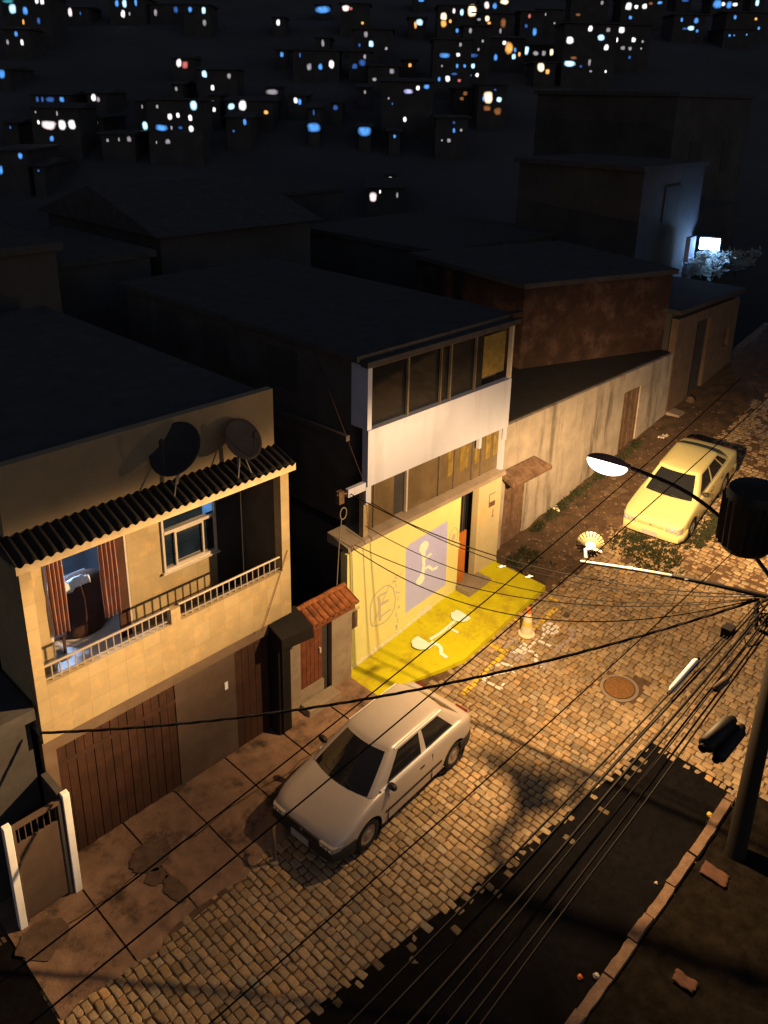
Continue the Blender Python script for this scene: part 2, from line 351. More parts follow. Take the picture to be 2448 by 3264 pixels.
# --- SETTING
def asph_y(X): return 5.62 - .127*(X-7.78)
def road_bed():
    m = MB()
    m.grid(190, 62, lambda u, v: (lambda X, Y: (X, Y, zt(X)-.018+.010*nz(X*2.3, Y*2.3)+.012*nz(X*6, Y*6, 3)))(-3+u*38, 1.0+v*10.6))
    return tag(m.build('road_bed', 'road_soil', loc=(10,6,0), smooth=True), kind='structure')
road_bed()
SYM = []          # stone tops for the paint laid on them
def cobbles():
    m = MB(); tone = []
    X = -1.0; row = 0
    while X < 29:
        wrow = rnd.uniform(.118, .146)
        Y = .6 + rnd.uniform(0, .2)
        while Y < 10.9:
            ln = rnd.uniform(.145, .235)
            if rnd.random() < .08: ln *= .6
            cx, cy = X+wrow/2, Y+ln/2
            Y += ln
            # where the stones lie
            low = asph_y(cx) if cx < 12.95 else -9
            lim = 12.95 + (4.6-cy)*.32
            eb = low+.10*nz(cx*1.1, 3, 8)
            if cx < lim and cy < eb + rnd.uniform(-.09, .07) and not (cy > eb-.30 and rnd.random() < .10): continue
            tar = min(1.0, max(.35, .45+(cy-eb)/.45+rnd.uniform(-.2,.35))) if cx < lim else 1.0
            if cx >= 12.9 and cx < 13.0 and cy < 4.6 and rnd.random() < .5: continue
            hi = 8.95 if cx < 10.3 else 9.3 if cx < 15.8 else 10.7
            if cy > hi: continue
            if math.hypot(cx-14.0, cy-6.24) < .42: continue
            if math.hypot((cx-14.33)/.28, (cy-5.98)/.17) < 1: continue
            sink = 0.0
            n = nz(cx*.55, cy*.55, 5)
            if cx > 15.5: sink = .003+.006*min(1, (cx-15.5)/4) + .016*max(0, n)
            if cy > 9.2 and cx > 15.8: sink += .02+.03*max(0, nz(cx*1.4, cy*1.4, 2)+.2)
            if cx < 6 and cy > 7.8: sink += .02*max(0, n+.2)
            if cx > 18.5 and cy < 8.6 : sink += .004
            if sink > .05: continue
            z = zt(cx) - sink + rnd.uniform(-.007, .007)
            a, b = wrow*.5-rnd.uniform(.003,.012), ln*.5-rnd.uniform(.003,.014)
            rot = rnd.gauss(0, .05); tx, ty = rnd.gauss(0,.02), rnd.gauss(0,.02)
            k = rnd.uniform(.70,.86)
            oc = [(-a,-b*k),(-a*k,-b),(a*k,-b),(a,-b*k),(a,b*k),(a*k,b),(-a*k,b),(-a,b*k)]
            oc = [(x+rnd.gauss(0,.006), y+rnd.gauss(0,.006)) for x,y in oc]
            ca, sa = math.cos(rot), math.sin(rot)
            def R(x,y,h,s=1): 
                x*=s; y*=s
                return (cx+x*ca-y*sa, cy+x*sa+y*ca, z+h+tx*x+ty*y+(zt(cx+x)-zt(cx)))
            o = len(m.v)
            vs = [R(x,y,-.045,1.03) for x,y in oc]+[R(x,y,-.010,1.0) for x,y in oc]+[R(x,y,.0,.90) for x,y in oc]+[R(x,y,.003,.6) for x,y in oc]
            fs = []
            for lv in range(3):
                for i in range(8): fs.append((lv*8+i, lv*8+(i+1)%8, lv*8+8+(i+1)%8, lv*8+8+i))
            fs.append(tuple(range(24,32)))
            m.add(vs, fs)
            t = rnd.uniform(.66, 1.22)*(1+.24*nz(cx*.8, cy*.8, 9))*tar; w = rnd.gauss(0,.05)
            tone += [(t*(1+w), t, t*(1-w*1.5), 1)]*32
            if cy > 7.6 and 11 < cx < 16: SYM.append([R(x,y,.0085,.93) for x,y in oc])
        X += wrow; row += 1
    o = m.build('road_cobbles', 'cobble', loc=(10,6,0), smooth=False)
    ca = o.data.color_attributes.new('tone', 'FLOAT_COLOR', 'POINT')
    flat = [c for t in tone for c in t]
    ca.data.foreach_set('color', flat)
    o.data.shade_smooth(); o.data.set_sharp_from_angle(angle=math.radians(50))
    return tag(o, kind='structure')
cobbles()

def clip(poly, convex):
    # Sutherland-Hodgman against an anticlockwise convex polygon (2-D on x, y)
    out = poly
    n = len(convex)
    for i in range(n):
        a, b = convex[i], convex[(i+1)%n]
        inp, out = out, []
        if not inp: return []
        def side(p): return (b[0]-a[0])*(p[1]-a[1])-(b[1]-a[1])*(p[0]-a[0])
        for j in range(len(inp)):
            p, q = inp[j], inp[(j+1)%len(inp)]
            sp, sq = side(p), side(q)
            if sp >= 0: out.append(p)
            if (sp >= 0) != (sq >= 0):
                t = sp/(sp-sq); out.append(tuple(p[k]+(q[k]-p[k])*t for k in range(3)))
    return out
def paint_on_stones(name, mat, quads, kind=None):
    m = MB()
    for q in quads:
        ar = sum(q[i][0]*q[(i+1)%len(q)][1]-q[(i+1)%len(q)][0]*q[i][1] for i in range(len(q)))
        if ar < 0: q = q[::-1]
        x0, x1 = min(p[0] for p in q), max(p[0] for p in q); y0, y1 = min(p[1] for p in q), max(p[1] for p in q)
        for st in SYM:
            if st[0][0] > x1+.3 or st[0][0] < x0-.3 or st[0][1] > y1+.3 or st[0][1] < y0-.3: continue
            c = clip(st, q)
            if len(c) >= 3: m.add(c, [tuple(range(len(c)))])
    return tag(m.build(name, mat, loc=(13,8,.2)), kind='structure')
def seg(a, b, w):
    dx, dy = b[0]-a[0], b[1]-a[1]; l = math.hypot(dx,dy); nx, ny = -dy/l*w/2, dx/l*w/2
    return [(a[0]-nx,a[1]-ny),(b[0]-nx,b[1]-ny),(b[0]+nx,b[1]+ny),(a[0]+nx,a[1]+ny)]
def rp(*p): return [tuple(ong(*cc(*q)))[:2] for q in p]
def circ(c, r, n=12): return [(c[0]+r*math.cos(2*math.pi*k/n), c[1]+r*math.sin(2*math.pi*k/n)) for k in range(n)]
yl = rp((-20,1320),(420,890),(590,760),(780,590),(940,435)); q = [seg(yl[i],yl[i+1],.12) for i in range(4) if i != 2] + [seg(yl[2],yl[3],.07)]
tk = rp((250,800),(410,885)); q.append(seg(tk[0],tk[1],.13)); tk = rp((500,560),(560,580)); q.append(seg(tk[0],tk[1],.12))
tk = rp((860,335),(950,370)); q.append(seg(tk[0],tk[1],.08))
paint_on_stones('road_marking', 'road_yellow', q)
w = []
def poly(*p, wd=.075):
    r = rp(*p); w.extend(seg(r[i], r[i+1], wd) for i in range(len(r)-1))
h = rp((880,650),(550,850)); w.append(circ(h[0],.21)); w.append(circ(h[1],.24))
poly((820,690),(790,740),(745,765),(690,810),(640,860)); poly((755,770),(880,830)); poly((650,880),(700,890),(735,930),(730,970),(720,1000),(790,1040),wd=.08)
poly((180,1170),(290,1120),(480,1080),(520,1100)); poly((190,1180),(370,1265)); poly((370,1260),(410,1210)); poly((360,1000),(500,1030)); poly((240,1060),(360,1020))
paint_on_stones('road_symbol', 'road_white', w)
bl = []
w = bl
poly((1040,640),(1130,690),(1070,770),(930,870),(960,890),wd=.1); poly((440,870),(560,770),wd=.26); poly((450,930),(610,960),wd=.24); poly((690,1020),(880,1000),wd=.13); poly((800,1060),(860,1060),wd=.12); poly((800,545),(880,570),wd=.08)
paint_on_stones('road_paint_patch', 'road_blue', bl)

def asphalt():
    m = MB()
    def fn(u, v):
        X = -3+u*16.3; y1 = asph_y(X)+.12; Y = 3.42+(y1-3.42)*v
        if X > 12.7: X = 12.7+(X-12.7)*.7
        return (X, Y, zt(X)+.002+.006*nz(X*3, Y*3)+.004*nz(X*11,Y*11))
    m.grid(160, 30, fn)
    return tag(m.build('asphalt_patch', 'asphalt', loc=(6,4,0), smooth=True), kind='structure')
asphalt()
def side_walk():
    m = MB()
    def edge(X): return 8.42+.28*nz(X*.7,3)+.14*nz(X*2.3,1)+.3*max(0,(X-6))*.12
    jx = [2.68, 3.84, 4.95, 5.97, 7.1, 8.3, 9.5, 10.42]
    jy = [0, .52, 1.0]
    for i in range(len(jx)-1):
        for j in range(2):
            x0, x1 = jx[i]+.014, jx[i+1]-.014
            tl, tr = nz(i*3.1, j*7)*.012, nz(i*5.3, j*2)*.012
            def fn(u, v, x0=x0, x1=x1, j=j, tl=tl, tr=tr):
                X = x0+(x1-x0)*u; e = edge(X); y0 = e+(10.80-e)*jy[j]; y1 = e+(10.80-e)*jy[j+1]-(.028 if j == 0 else 0)
                Y = y0+(y1-y0)*v
                return (X, Y, zt(X)+.03+tl*u+tr*v+.012*nz(X*1.7,Y*1.7,4)+.006*nz(X*7,Y*7)-(.035 if (j == 0 and v < .02) else 0))
            m.grid(22, 14, fn)
    o = m.build('sidewalk', 'sidewalk', loc=(6,9.5,0), smooth=True)
    b = MB(); b.grid(60, 16, lambda u, v: (2.6+u*7.9, 8.4+v*2.5, zt(2.6+u*7.9)-.005)); b.build('sidewalk_joint', 'road_soil', loc=(6,9.5,0))['kind'] = 'structure'
    m = MB()
    for px_, py_, rx, ry, sd in ((480,2735,.34,.30,1),(500,2800,.18,.16,9),(140,3000,.36,.33,4),(560,2840,.14,.3,6),(560,2500,.25,.2,12)):
        c = ong(px_, py_); n = 48
        m.add([(c.x+rx*math.cos(6.2832*k/n)*(1+.3*nz(k*.25,sd)+.12*nz(k*.9,sd)), c.y+ry*math.sin(6.2832*k/n)*(1+.3*nz(k*.25,sd+3)+.12*nz(k*.9,sd+1)), c.z+.047) for k in range(n)], [tuple(range(n))])
    m.build('sidewalk_stain', 'stain', loc=(4,9.5,0))['kind'] = 'structure'
    return tag(o, kind='structure')
side_walk()
def kerb():
    m = MB(); X = -2.0
    while X < 12.75:
        L = rnd.uniform(.55, 1.05); x1 = min(X+L, 12.85)
        if not (8.6 < X < 8.9):
            dy, dz = rnd.uniform(-.025,.025), rnd.uniform(-.025,.02)
            n = 6
            for k in range(n):
                a, b = X+.012+(x1-X-.024)*k/n, X+.012+(x1-X-.024)*(k+1)/n
                def P(xx, s): 
                    j = .02*nz(xx*4, s)
                    return [(xx, 3.27+dy+j, -.2), (xx, 3.44+dy+j, -.2), (xx, 3.43+dy+.02*nz(xx*5,s+2), .115+dz+zt(xx)+.015*nz(xx*6,7)), (xx, 3.28+dy+.02*nz(xx*5,s+5), .12+dz+zt(xx)+.015*nz(xx*6,3))]
                A, B = P(a,0), P(b,0)
                m.add(A+B, [(0,1,5,4),(1,2,6,5),(2,3,7,6),(3,0,4,7)]+([(3,2,1,0)] if k == 0 else [])+([(4,5,6,7)] if k == n-1 else []))
        X = x1
    return tag(m.build('kerb', 'kerb', loc=(6,3.3,0)), kind='structure')
kerb()
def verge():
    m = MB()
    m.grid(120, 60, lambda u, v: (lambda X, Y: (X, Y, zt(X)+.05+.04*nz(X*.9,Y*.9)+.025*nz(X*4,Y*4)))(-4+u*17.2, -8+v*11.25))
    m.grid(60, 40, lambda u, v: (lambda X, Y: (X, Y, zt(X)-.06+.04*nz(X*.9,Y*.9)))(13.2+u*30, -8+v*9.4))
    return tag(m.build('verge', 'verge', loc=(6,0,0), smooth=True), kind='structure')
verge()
def dirt():
    m = MB()
    m.grid(150, 26, lambda u, v: (lambda X, Y: (X, Y, zt(X)-.03+.05*v+.06*max(0,nz(X*.9,Y*.9,1))+.035*nz(X*2.6,Y*2.6)+.015*nz(X*8,Y*8)))(15.98+u*19, 9.0+v*2.25))
    return tag(m.build('dirt_strip', 'dirt', loc=(20,10,0), smooth=True), kind='structure')
dirt()
# land: ground under the houses falls to a valley and rises as the hill across it
FW = Vector((_f.x, _f.y, 0)).normalized(); SD = Vector((FW.y, -FW.x, 0))
def land_z(s):
    return interp(s, [0, 24, 45, 66, 80, 420], [-.6, -.6, -3.0, .5, 4.0, 4+.235*340])
def land():
    m = MB()
    def fn(u, v):
        s = 2+430*(u**1.6); t = -330+660*v
        p = CAMP+FW*s+SD*t
        z = land_z(s)+.8*nz(p.x*.05,p.y*.05) - (.8 if s < 40 else 0)
        if s < 60: z = min(z+max(0,(zt(p.x)-1.2)*.6 if p.x > 20 else 0), zt(p.x)-.5)
        return (p.x, p.y, z)
    m.grid(90, 90, fn)
    return tag(m.build('hillside', 'hill', loc=(60,60,0), smooth=True), kind='structure')
land()

# ------------------------------------------------------------------ PLATFORM in front of the yellow house
def platform():
    def top(X): return zt(X)+.10*min(1, max(0,(X-10.6)/2.2))+.02
    ox = [10.2, 11.2, 12.5, 15.78]; oy = [9.85, 9.66, 9.2, 9.30]
    m = MB(); nx, ny = 70, 16
    def fn(u, v):
        X = 10.25+u*(15.78-10.25); o = interp(X, ox, oy); Y = o+(10.9-o)*v
        if v == 1: X = 10.45+u*(15.9-10.45)
        return (X, Y, top(X)+.004*nz(X*5,Y*5)-(.012 if v == 0 else 0))
    m.grid(nx, ny, fn)
    m.grid(nx, 3, lambda u, v: (lambda p: (p[0], p[1]-.015*(1-v), p[2]-.17*(1-v)))(fn(u, 0)))
    m.grid(ny, 3, lambda u, v: (lambda p: (p[0], p[1], p[2]-.17*(1-v)))(fn(1, u)))
    t = tag(m.build('painted_platform', 'yellow_floor', loc=(13,10,.2), smooth=True), 'yellow painted ramp platform with a wheelchair symbol before the yellow wall', 'platform')
    s = MB()
    def gp(p): 
        q = ong(*cs(*p)); s_ = (CAMP.z-top(q.x)-.008)/(CAMP.z-zt(q.x)); return (q.x*s_, q.y*s_)
    def strokeg(pts, wd):
        L, R = stroke_pts([gp(p) for p in pts], wd); n = len(L)
        s.add([(x,y,top(x)+.009) for x,y in L]+[(x,y,top(x)+.009) for x,y in R], [(i,i+1,n+i+1,n+i) for i in range(n-1)])
    def blobg(p, rx, ry, sd):
        c = gp(p); n = 20
        s.add([(c[0]+rx*math.cos(2*math.pi*k/n)*(1+.15*nz(k*.9,sd)), c[1]+ry*math.sin(2*math.pi*k/n)*(1+.15*nz(k*.9,sd+5)), top(c[0])+.011) for k in range(n)], [tuple(range(n))])
    blobg((1560,1030), .27, .24, 1); blobg((1160,1310), .30, .25, 7)
    strokeg([(1500,1080),(1410,1160),(1340,1215),(1230,1280)], .08)
    strokeg([(1420,1150),(1470,1180),(1530,1210)], .06)
    strokeg([(1240,1305),(1320,1340),(1345,1370),(1350,1430),(1410,1475)], .09)
    s.build('wheelchair_symbol', 'cream_paint', t)
    bx('door_step', 'concrete', t, 14.2, 15.1, 10.45, 10.885, top(14.4)-.1, top(14.9)+.075, bevel=.015)
platform()

# ------------------------------------------------------------------ LEFT HOUSE with the balcony
def left_house():
    t = thing('balcony_house', (6.2, 10.6, 0), 'cream plastered house with a lit balcony and two satellite dishes above', 'house')
    # walls
    m = MB()
    m.box(3.78, 8.69, 10.60, 10.72, 2.60, 3.60)                     # balcony parapet
    m.box(3.78, 3.95, 10.602, 10.80, 3.60, 5.74)                    # posts
    m.box(8.50, 8.69, 10.602, 10.80, 3.60, 5.74)
    m.box(6.11, 6.29, 10.602, 10.72, 3.60, 3.87)                    # short pier
    m.build('balcony_wall', 'plaster_cream', t)
    bx('front_beam', 'awning_edge', t, 3.78, 8.69, 10.604, 10.78, 5.66, 5.74)
    m = MB()
    m.box(3.8, 8.66, 10.722, 11.9, 2.62, 2.76); m.build('balcony_floor', 'floor_tile', t)
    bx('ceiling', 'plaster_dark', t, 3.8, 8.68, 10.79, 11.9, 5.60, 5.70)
    bx('side_wall', 'plaster_dark', t, 8.56, 8.69, 10.802, 11.9, 2.76, 5.6); bx('side_wall', 'plaster_cream', t, 3.78, 3.9, 10.802, 11.9, 2.76, 5.6)  # right inner wall coloured dark for the shade on that side
    m = MB()                                                          # rear wall of the balcony with door and window holes
    for a in ((3.9,4.62,2.76,5.6),(6.10,6.78,2.76,5.6),(4.62,6.10,5.02,5.6),(6.78,7.94,2.76,3.76),(6.78,7.94,4.92,5.6)):
        m.box(a[0],a[1],11.9,12.05,a[2],a[3])
    m.build('rear_wall', 'plaster_cream', t); bx('shaded_wall_end', 'dark_void', t, 7.94, 8.56, 11.92, 12.05, 2.76, 5.6)  # dark end panel stands in for the shade behind the right post
    m = MB(); m.box(3.8, 8.69, 10.99, 11.15, 5.98, 7.08); m.build('parapet', 'plaster_plain', t)
    m = MB(); m.box(3.79, 8.68, 11.152, 20, 5.75, 6.95); m.box(3.79,3.95,12.05,20,-.3,5.75); m.box(8.53,8.68,12.05,20,-.3,5.75); m.box(3.95,8.53,19.8,20,-.3,5.75)
    m.build('house_body', 'plaster_dark', t)
    # corrugated awning
    m = MB(); nw = 34
    def fn(u, v):
        X = 3.68+u*5.02; Y = 10.42+v*.575
        return (X, Y, 5.80+.20*v+.022*math.cos(u*nw*2*math.pi))
    m.grid(nw*8, 5, fn)
    m.build('corrugated_awning', 'fibre_cement', t, solid=.012, smooth=True)
    m = MB(); n = nw*8
    for i in range(n):
        a, b = fn(i/n,0), fn((i+1)/n,0)
        m.quad((a[0],10.40,5.69),(b[0],10.40,5.69),(b[0],10.40,b[2]+.006),(a[0],10.40,a[2]+.006))
    m.build('awning_fascia', 'awning_edge', t)
    # railings
    for x0, x1 in ((3.95,6.11),(6.29,8.50)):
        m = MB(); m.tube([(x0,10.66,3.885),(x1,10.66,3.885)], .022, 8)
        k = int((x1-x0)/.125)
        for i in range(1,k): m.box(x0+(x1-x0)*i/k-.008, x0+(x1-x0)*i/k+.008, 10.652, 10.668, 3.60, 3.87)
        m.box(x0, x1, 10.65, 10.67, 3.645, 3.665)
        m.build('railing', 'rail_metal', t)
    # lit room behind the door
    m = MB(); m.box(4.1,6.5,14.6,14.7,2.6,5.6); m.box(4.0,4.1,12.05,14.7,2.6,5.6); m.box(6.5,6.6,12.05,14.7,2.6,5.6); m.box(4.1,6.5,12.05,14.6,5.35,5.45)
    m.build('room_wall', 'room_wall', t)
    bx('room_floor', 'floor_tile', t, 4.1, 6.5, 11.902, 14.6, 2.63, 2.758)
    m = MB(); m.box(4.62,4.66,11.905,11.99,2.76,5.02); m.box(6.06,6.10,11.905,11.99,2.76,5.02); m.box(4.66,6.06,11.905,11.99,4.975,5.02); m.build('door_frame', 'aluminium', t)
    bx('door_leaf', 'cloth_brown', t, 5.86, 6.055, 11.91, 11.96, 2.77, 4.97)
    for x0, x1, z0 in ((4.66,4.93,3.45),(5.56,5.87,3.35)):
        m = MB(); m.grid(40, 6, lambda u, v, x0=x0, x1=x1, z0=z0: (x0+(x1-x0)*u+.02*math.sin(v*3)*(u-.5), 11.85+.03*math.sin(u*26)+.02*nz(u*5,v*3), z0+(4.97-z0)*v))
        m.build('curtain', 'curtain_pink', t, solid=.006, smooth=True)
    # window
    w = MB()
    for a in ((6.78,7.94,4.90,4.94),(6.78,7.94,3.74,3.80),(6.78,6.82,3.80,4.90),(7.90,7.94,3.80,4.90)): w.box(a[0],a[1],11.86,11.94,a[2],a[3])
    for a in ((6.82,7.90,4.50,4.56),): w.box(a[0],a[1],11.85,11.93,a[2],a[3])
    wf = w.build('window_frame', 'aluminium', t)
    m = MB()
    for a in ((7.03,7.07,3.80,4.50),(7.62,7.655,3.80,4.50),(7.07,7.62,3.80,3.835),(7.07,7.62,4.465,4.50)): m.box(a[0],a[1],11.855,11.90,a[2],a[3])
    m.build('sliding_sash', 'aluminium', wf)
    m = MB(); m.box(6.82,7.90,11.91,11.925,3.80,4.90); m.build('window_pane', 'glass_blue', wf); EM('pane_gleam', (.16,.42,.9), .55, noise=.3); bx('transom_gleam', 'pane_gleam', wf, 7.68, 7.89, 11.903, 11.909, 4.60, 4.895)  # blue gleam on the glass painted as a small glowing strip
    m = MB(); m.box(6.74,7.98,11.83,11.899,3.70,3.738); m.build('window_sill', 'aluminium', wf)
    # ground floor
    m = MB(); m.box(3.79, 8.3, 10.70, 10.85, 2.30, 2.598); m.box(3.79,3.99,10.70,10.85,-.2,2.3)
    m.build('lintel', 'plaster_brown', t)
    g = MB(); n = 14
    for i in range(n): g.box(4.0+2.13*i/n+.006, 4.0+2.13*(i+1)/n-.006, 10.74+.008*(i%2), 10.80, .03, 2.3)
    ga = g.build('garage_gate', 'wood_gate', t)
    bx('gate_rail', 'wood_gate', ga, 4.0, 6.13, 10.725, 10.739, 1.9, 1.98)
    bx('metal_panel', 'grey_gate', t, 6.14, 7.42, 10.735, 10.80, .03, 2.3)
    bx('house_number_plate', 'white_paint', t, 7.17, 7.24, 10.722, 10.734, 1.57, 1.73)
    d = MB(); 
    for i in range(5): d.box(7.43+.78*i/5+.004, 7.43+.78*(i+1)/5-.004, 10.75, 10.80, .03, 2.28)
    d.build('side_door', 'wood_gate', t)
    m = MB(); m.box(8.22, 8.52, 10.45, 10.80, -.1, 2.25); m.tube([(8.30,10.43,0),(8.30,10.43,2.2)], .022, 8); m.build('drain_post', 'black_metal', t)
    m = MB(); m.hexa([(8.2,10.3,2.12),(9.0,10.3,2.02),(9.0,10.85,2.26),(8.2,10.85,2.36)], [(8.2,10.3,2.36),(8.98,10.3,2.28),(8.98,10.85,2.5),(8.2,10.85,2.56)]); m.build('tarpaulin_hood', 'black_metal', t)
    return t
left_house()
# room light: the lit ceiling lamp of the room
rl = thing('ceiling_lamp', (5.25, 13.0, 5.3), 'cool white ceiling lamp in the room behind the balcony door', 'lamp')
EM('lamp_blue', (.55,.72,1), 6.0, sample=True)
bx('lamp_body', 'white_paint', rl, 4.75, 5.75, 12.96, 13.04, 5.30, 5.348)
bx('lamp_tube', 'lamp_blue', rl, 4.78, 5.72, 12.98, 13.02, 5.255, 5.298)
pl = bpy.data.lights.new('room_light', 'POINT'); pl.energy = 300; pl.color = (.45,.66,1.0); pl.shadow_soft_size = .12
po = bpy.data.objects.new('room_light', pl); po.location = (5.1, 13.0, 5.1); COL.objects.link(po)
def armchair():
    t = thing('armchair', (5.5, 12.6, 2.76), 'dark brown armchair seen from behind in the balcony doorway', 'armchair')
    m = MB(); m.lathe([(.30,-.62),(.40,-.5),(.44,-.2),(.44,.2),(.38,.45),(.25,.58),(.1,.62)], (5.52,12.55,3.38), 'Z', 20, (1,.45)); m.build('backrest', 'cloth_brown', t, smooth=True)
    bx('seat', 'cloth_brown', t, 5.1, 5.95, 12.6, 13.2, 2.95, 3.2, bevel=.05)
    for x in (5.02, 5.93): bx('armrest', 'cloth_brown', t, x, x+.12, 12.55, 13.2, 2.8, 3.42, bevel=.04)
armchair()
m = MB(); m.grid(20, 16, lambda u, v: (5.05+u*.5, 12.42-.16*math.sin(v*1.5)+.03*nz(u*4,v*4), 3.78+.32*math.sin(v*2.6)*(.8+.2*math.sin(u*3))+.03*nz(u*5,v*5,2)))
tag(m.build('blanket', 'cloth_pale', loc=(5.3,12.4,3.9), solid=.02, smooth=True), 'pale crumpled blanket thrown over the top of the dark armchair', 'blanket')
t = thing('side_table', (4.75, 12.5, 2.76), 'low dark table inside the doorway beside the left curtain', 'table')
bx('table_top', 'cloth_brown', t, 4.5, 5.0, 12.2, 12.9, 3.1, 3.14)
for x in (4.53,4.94):
    for y in (12.23,12.84): bx('leg', 'cloth_brown', t, x, x+.04, y, y+.04, 2.76, 3.1)

def dish(name, loc, rad, facing, label, mat, feet):
    cd_ = (CAMP-Vector(loc)).normalized(); facing = cd_*facing[0]+_r*facing[1]-_d*facing[2]
    t = thing(name, loc, label, 'satellite dish', 'satellite dishes on the balcony roof')
    f = Vector(facing).normalized(); up = Vector((0,0,1)); u = up.cross(f).normalized(); w = f.cross(u)
    c = Vector(loc)+Vector((0,0,rad+.16))
    m = MB(); n = 36; vs = []; fs = []
    rings = 7
    for i in range(rings+1):
        r = rad*i/rings
        for k in range(n):
            a = 2*math.pi*k/n
            vs.append(c+u*r*math.cos(a)*.92+w*r*math.sin(a)+f*(.22*rad*(i/rings)**2))
    for i in range(rings):
        for k in range(n): fs.append((i*n+k,i*n+(k+1)%n,(i+1)*n+(k+1)%n,(i+1)*n+k))
    m.add(vs, fs); m.build('reflector', mat, t, solid=.015, smooth=True)
    m = MB(); m.tube([c-w*rad*.9+f*.1, c+f*rad*1.0-w*.1], .014, 6); m.build('feed_arm', mat, t)
    m = MB(); m.lathe([(.035,0),(.045,.05),(.03,.1)], c+f*rad*1.0-w*.1, 'Z', 10); m.build('receiver', mat, t)
    m = MB(); m.tube([c-f*.02, c-f*.1-Vector((0,0,.15)), Vector(loc)+Vector((0,.1,.02))], .028, 8)
    for q in feet: m.tube([c-f*.03-Vector((0,0,.1)), Vector(loc)+Vector(q)], .012, 6)
    m.build('mount', 'galvanised', t)
dish('satellite_dish', (6.52,10.72,5.98), .47, (.85,-.42,.32), 'dark satellite dish in shadow left of the grey one on the balcony roof', 'dish_shaded', [(-.2,-.15,-.05)])
dish('satellite_dish', (7.72,10.66,5.92), .38, (.76,.52,.38), 'grey satellite dish near the right end of the awning', 'dish_grey', [(.12,-.12,-.1),(-.16,-.1,-.08)])

# ------------------------------------------------------------------ small gate at the left edge
def small_gate():
    t = thing('garden_gate', (3.3,10.1,0), 'small metal sheet gate between two white painted posts', 'gate')
    for x in (2.86,3.74): bx('gate_post', 'post_white', t, x, x+.11, 10.05, 10.16, 0, 2.0, bevel=.008)
    bx('top_rail', 'grey_gate', t, 2.975, 3.735, 10.08, 10.14, 1.86, 1.93)
    m = MB()
    for k in range(1,8): m.box(2.98+.74*k/8-.007, 2.98+.74*k/8+.007, 10.10, 10.114, 1.58, 1.86)
    m.build('bars', 'grey_gate', t)
    m = MB(); m.box(2.978,3.732,10.09,10.125,.1,1.58); m.build('sheet_panel', 'grey_gate', t, bevel=.004)
    bx('frame', 'grey_gate', t, 2.976, 3.02, 10.07, 10.13, .06, 1.86); bx('frame', 'dark_void', t, 3.66, 3.733, 10.075, 10.15, .06, 1.86)
small_gate()
tag(bx('boundary_wall', 'plaster_dark', None, 3.70, 3.80, 10.165, 10.69, 0, 2.0), 'short dark wall running back from the right white gate post', 'wall')
m = MB(); m.hexa([(-6,9.2,-.02),(2.66,9.2,-.02),(2.66,10.05,-.02),(-6,10.05,-.02)],[(-6,9.2,.012),(2.66,9.2,.012),(2.66,10.05,.012),(-6,10.05,.012)]); m.box(-6,2.66,6.0,9.198,-.02,.01)
tag(m.build('driveway', 'asphalt', loc=(0,8,0)), kind='structure')
t = thing('neighbour_house', (0,12,0), 'unlit dark house beyond the small gate at the left edge', 'house')
bx('wall', 'dark_void', t, -6, 3.66, 10.72, 20, -.3, 3.1); bx('roof', 'roof_dark', t, -6.2, 3.72, 10.6, 20.2, 3.102, 3.3)

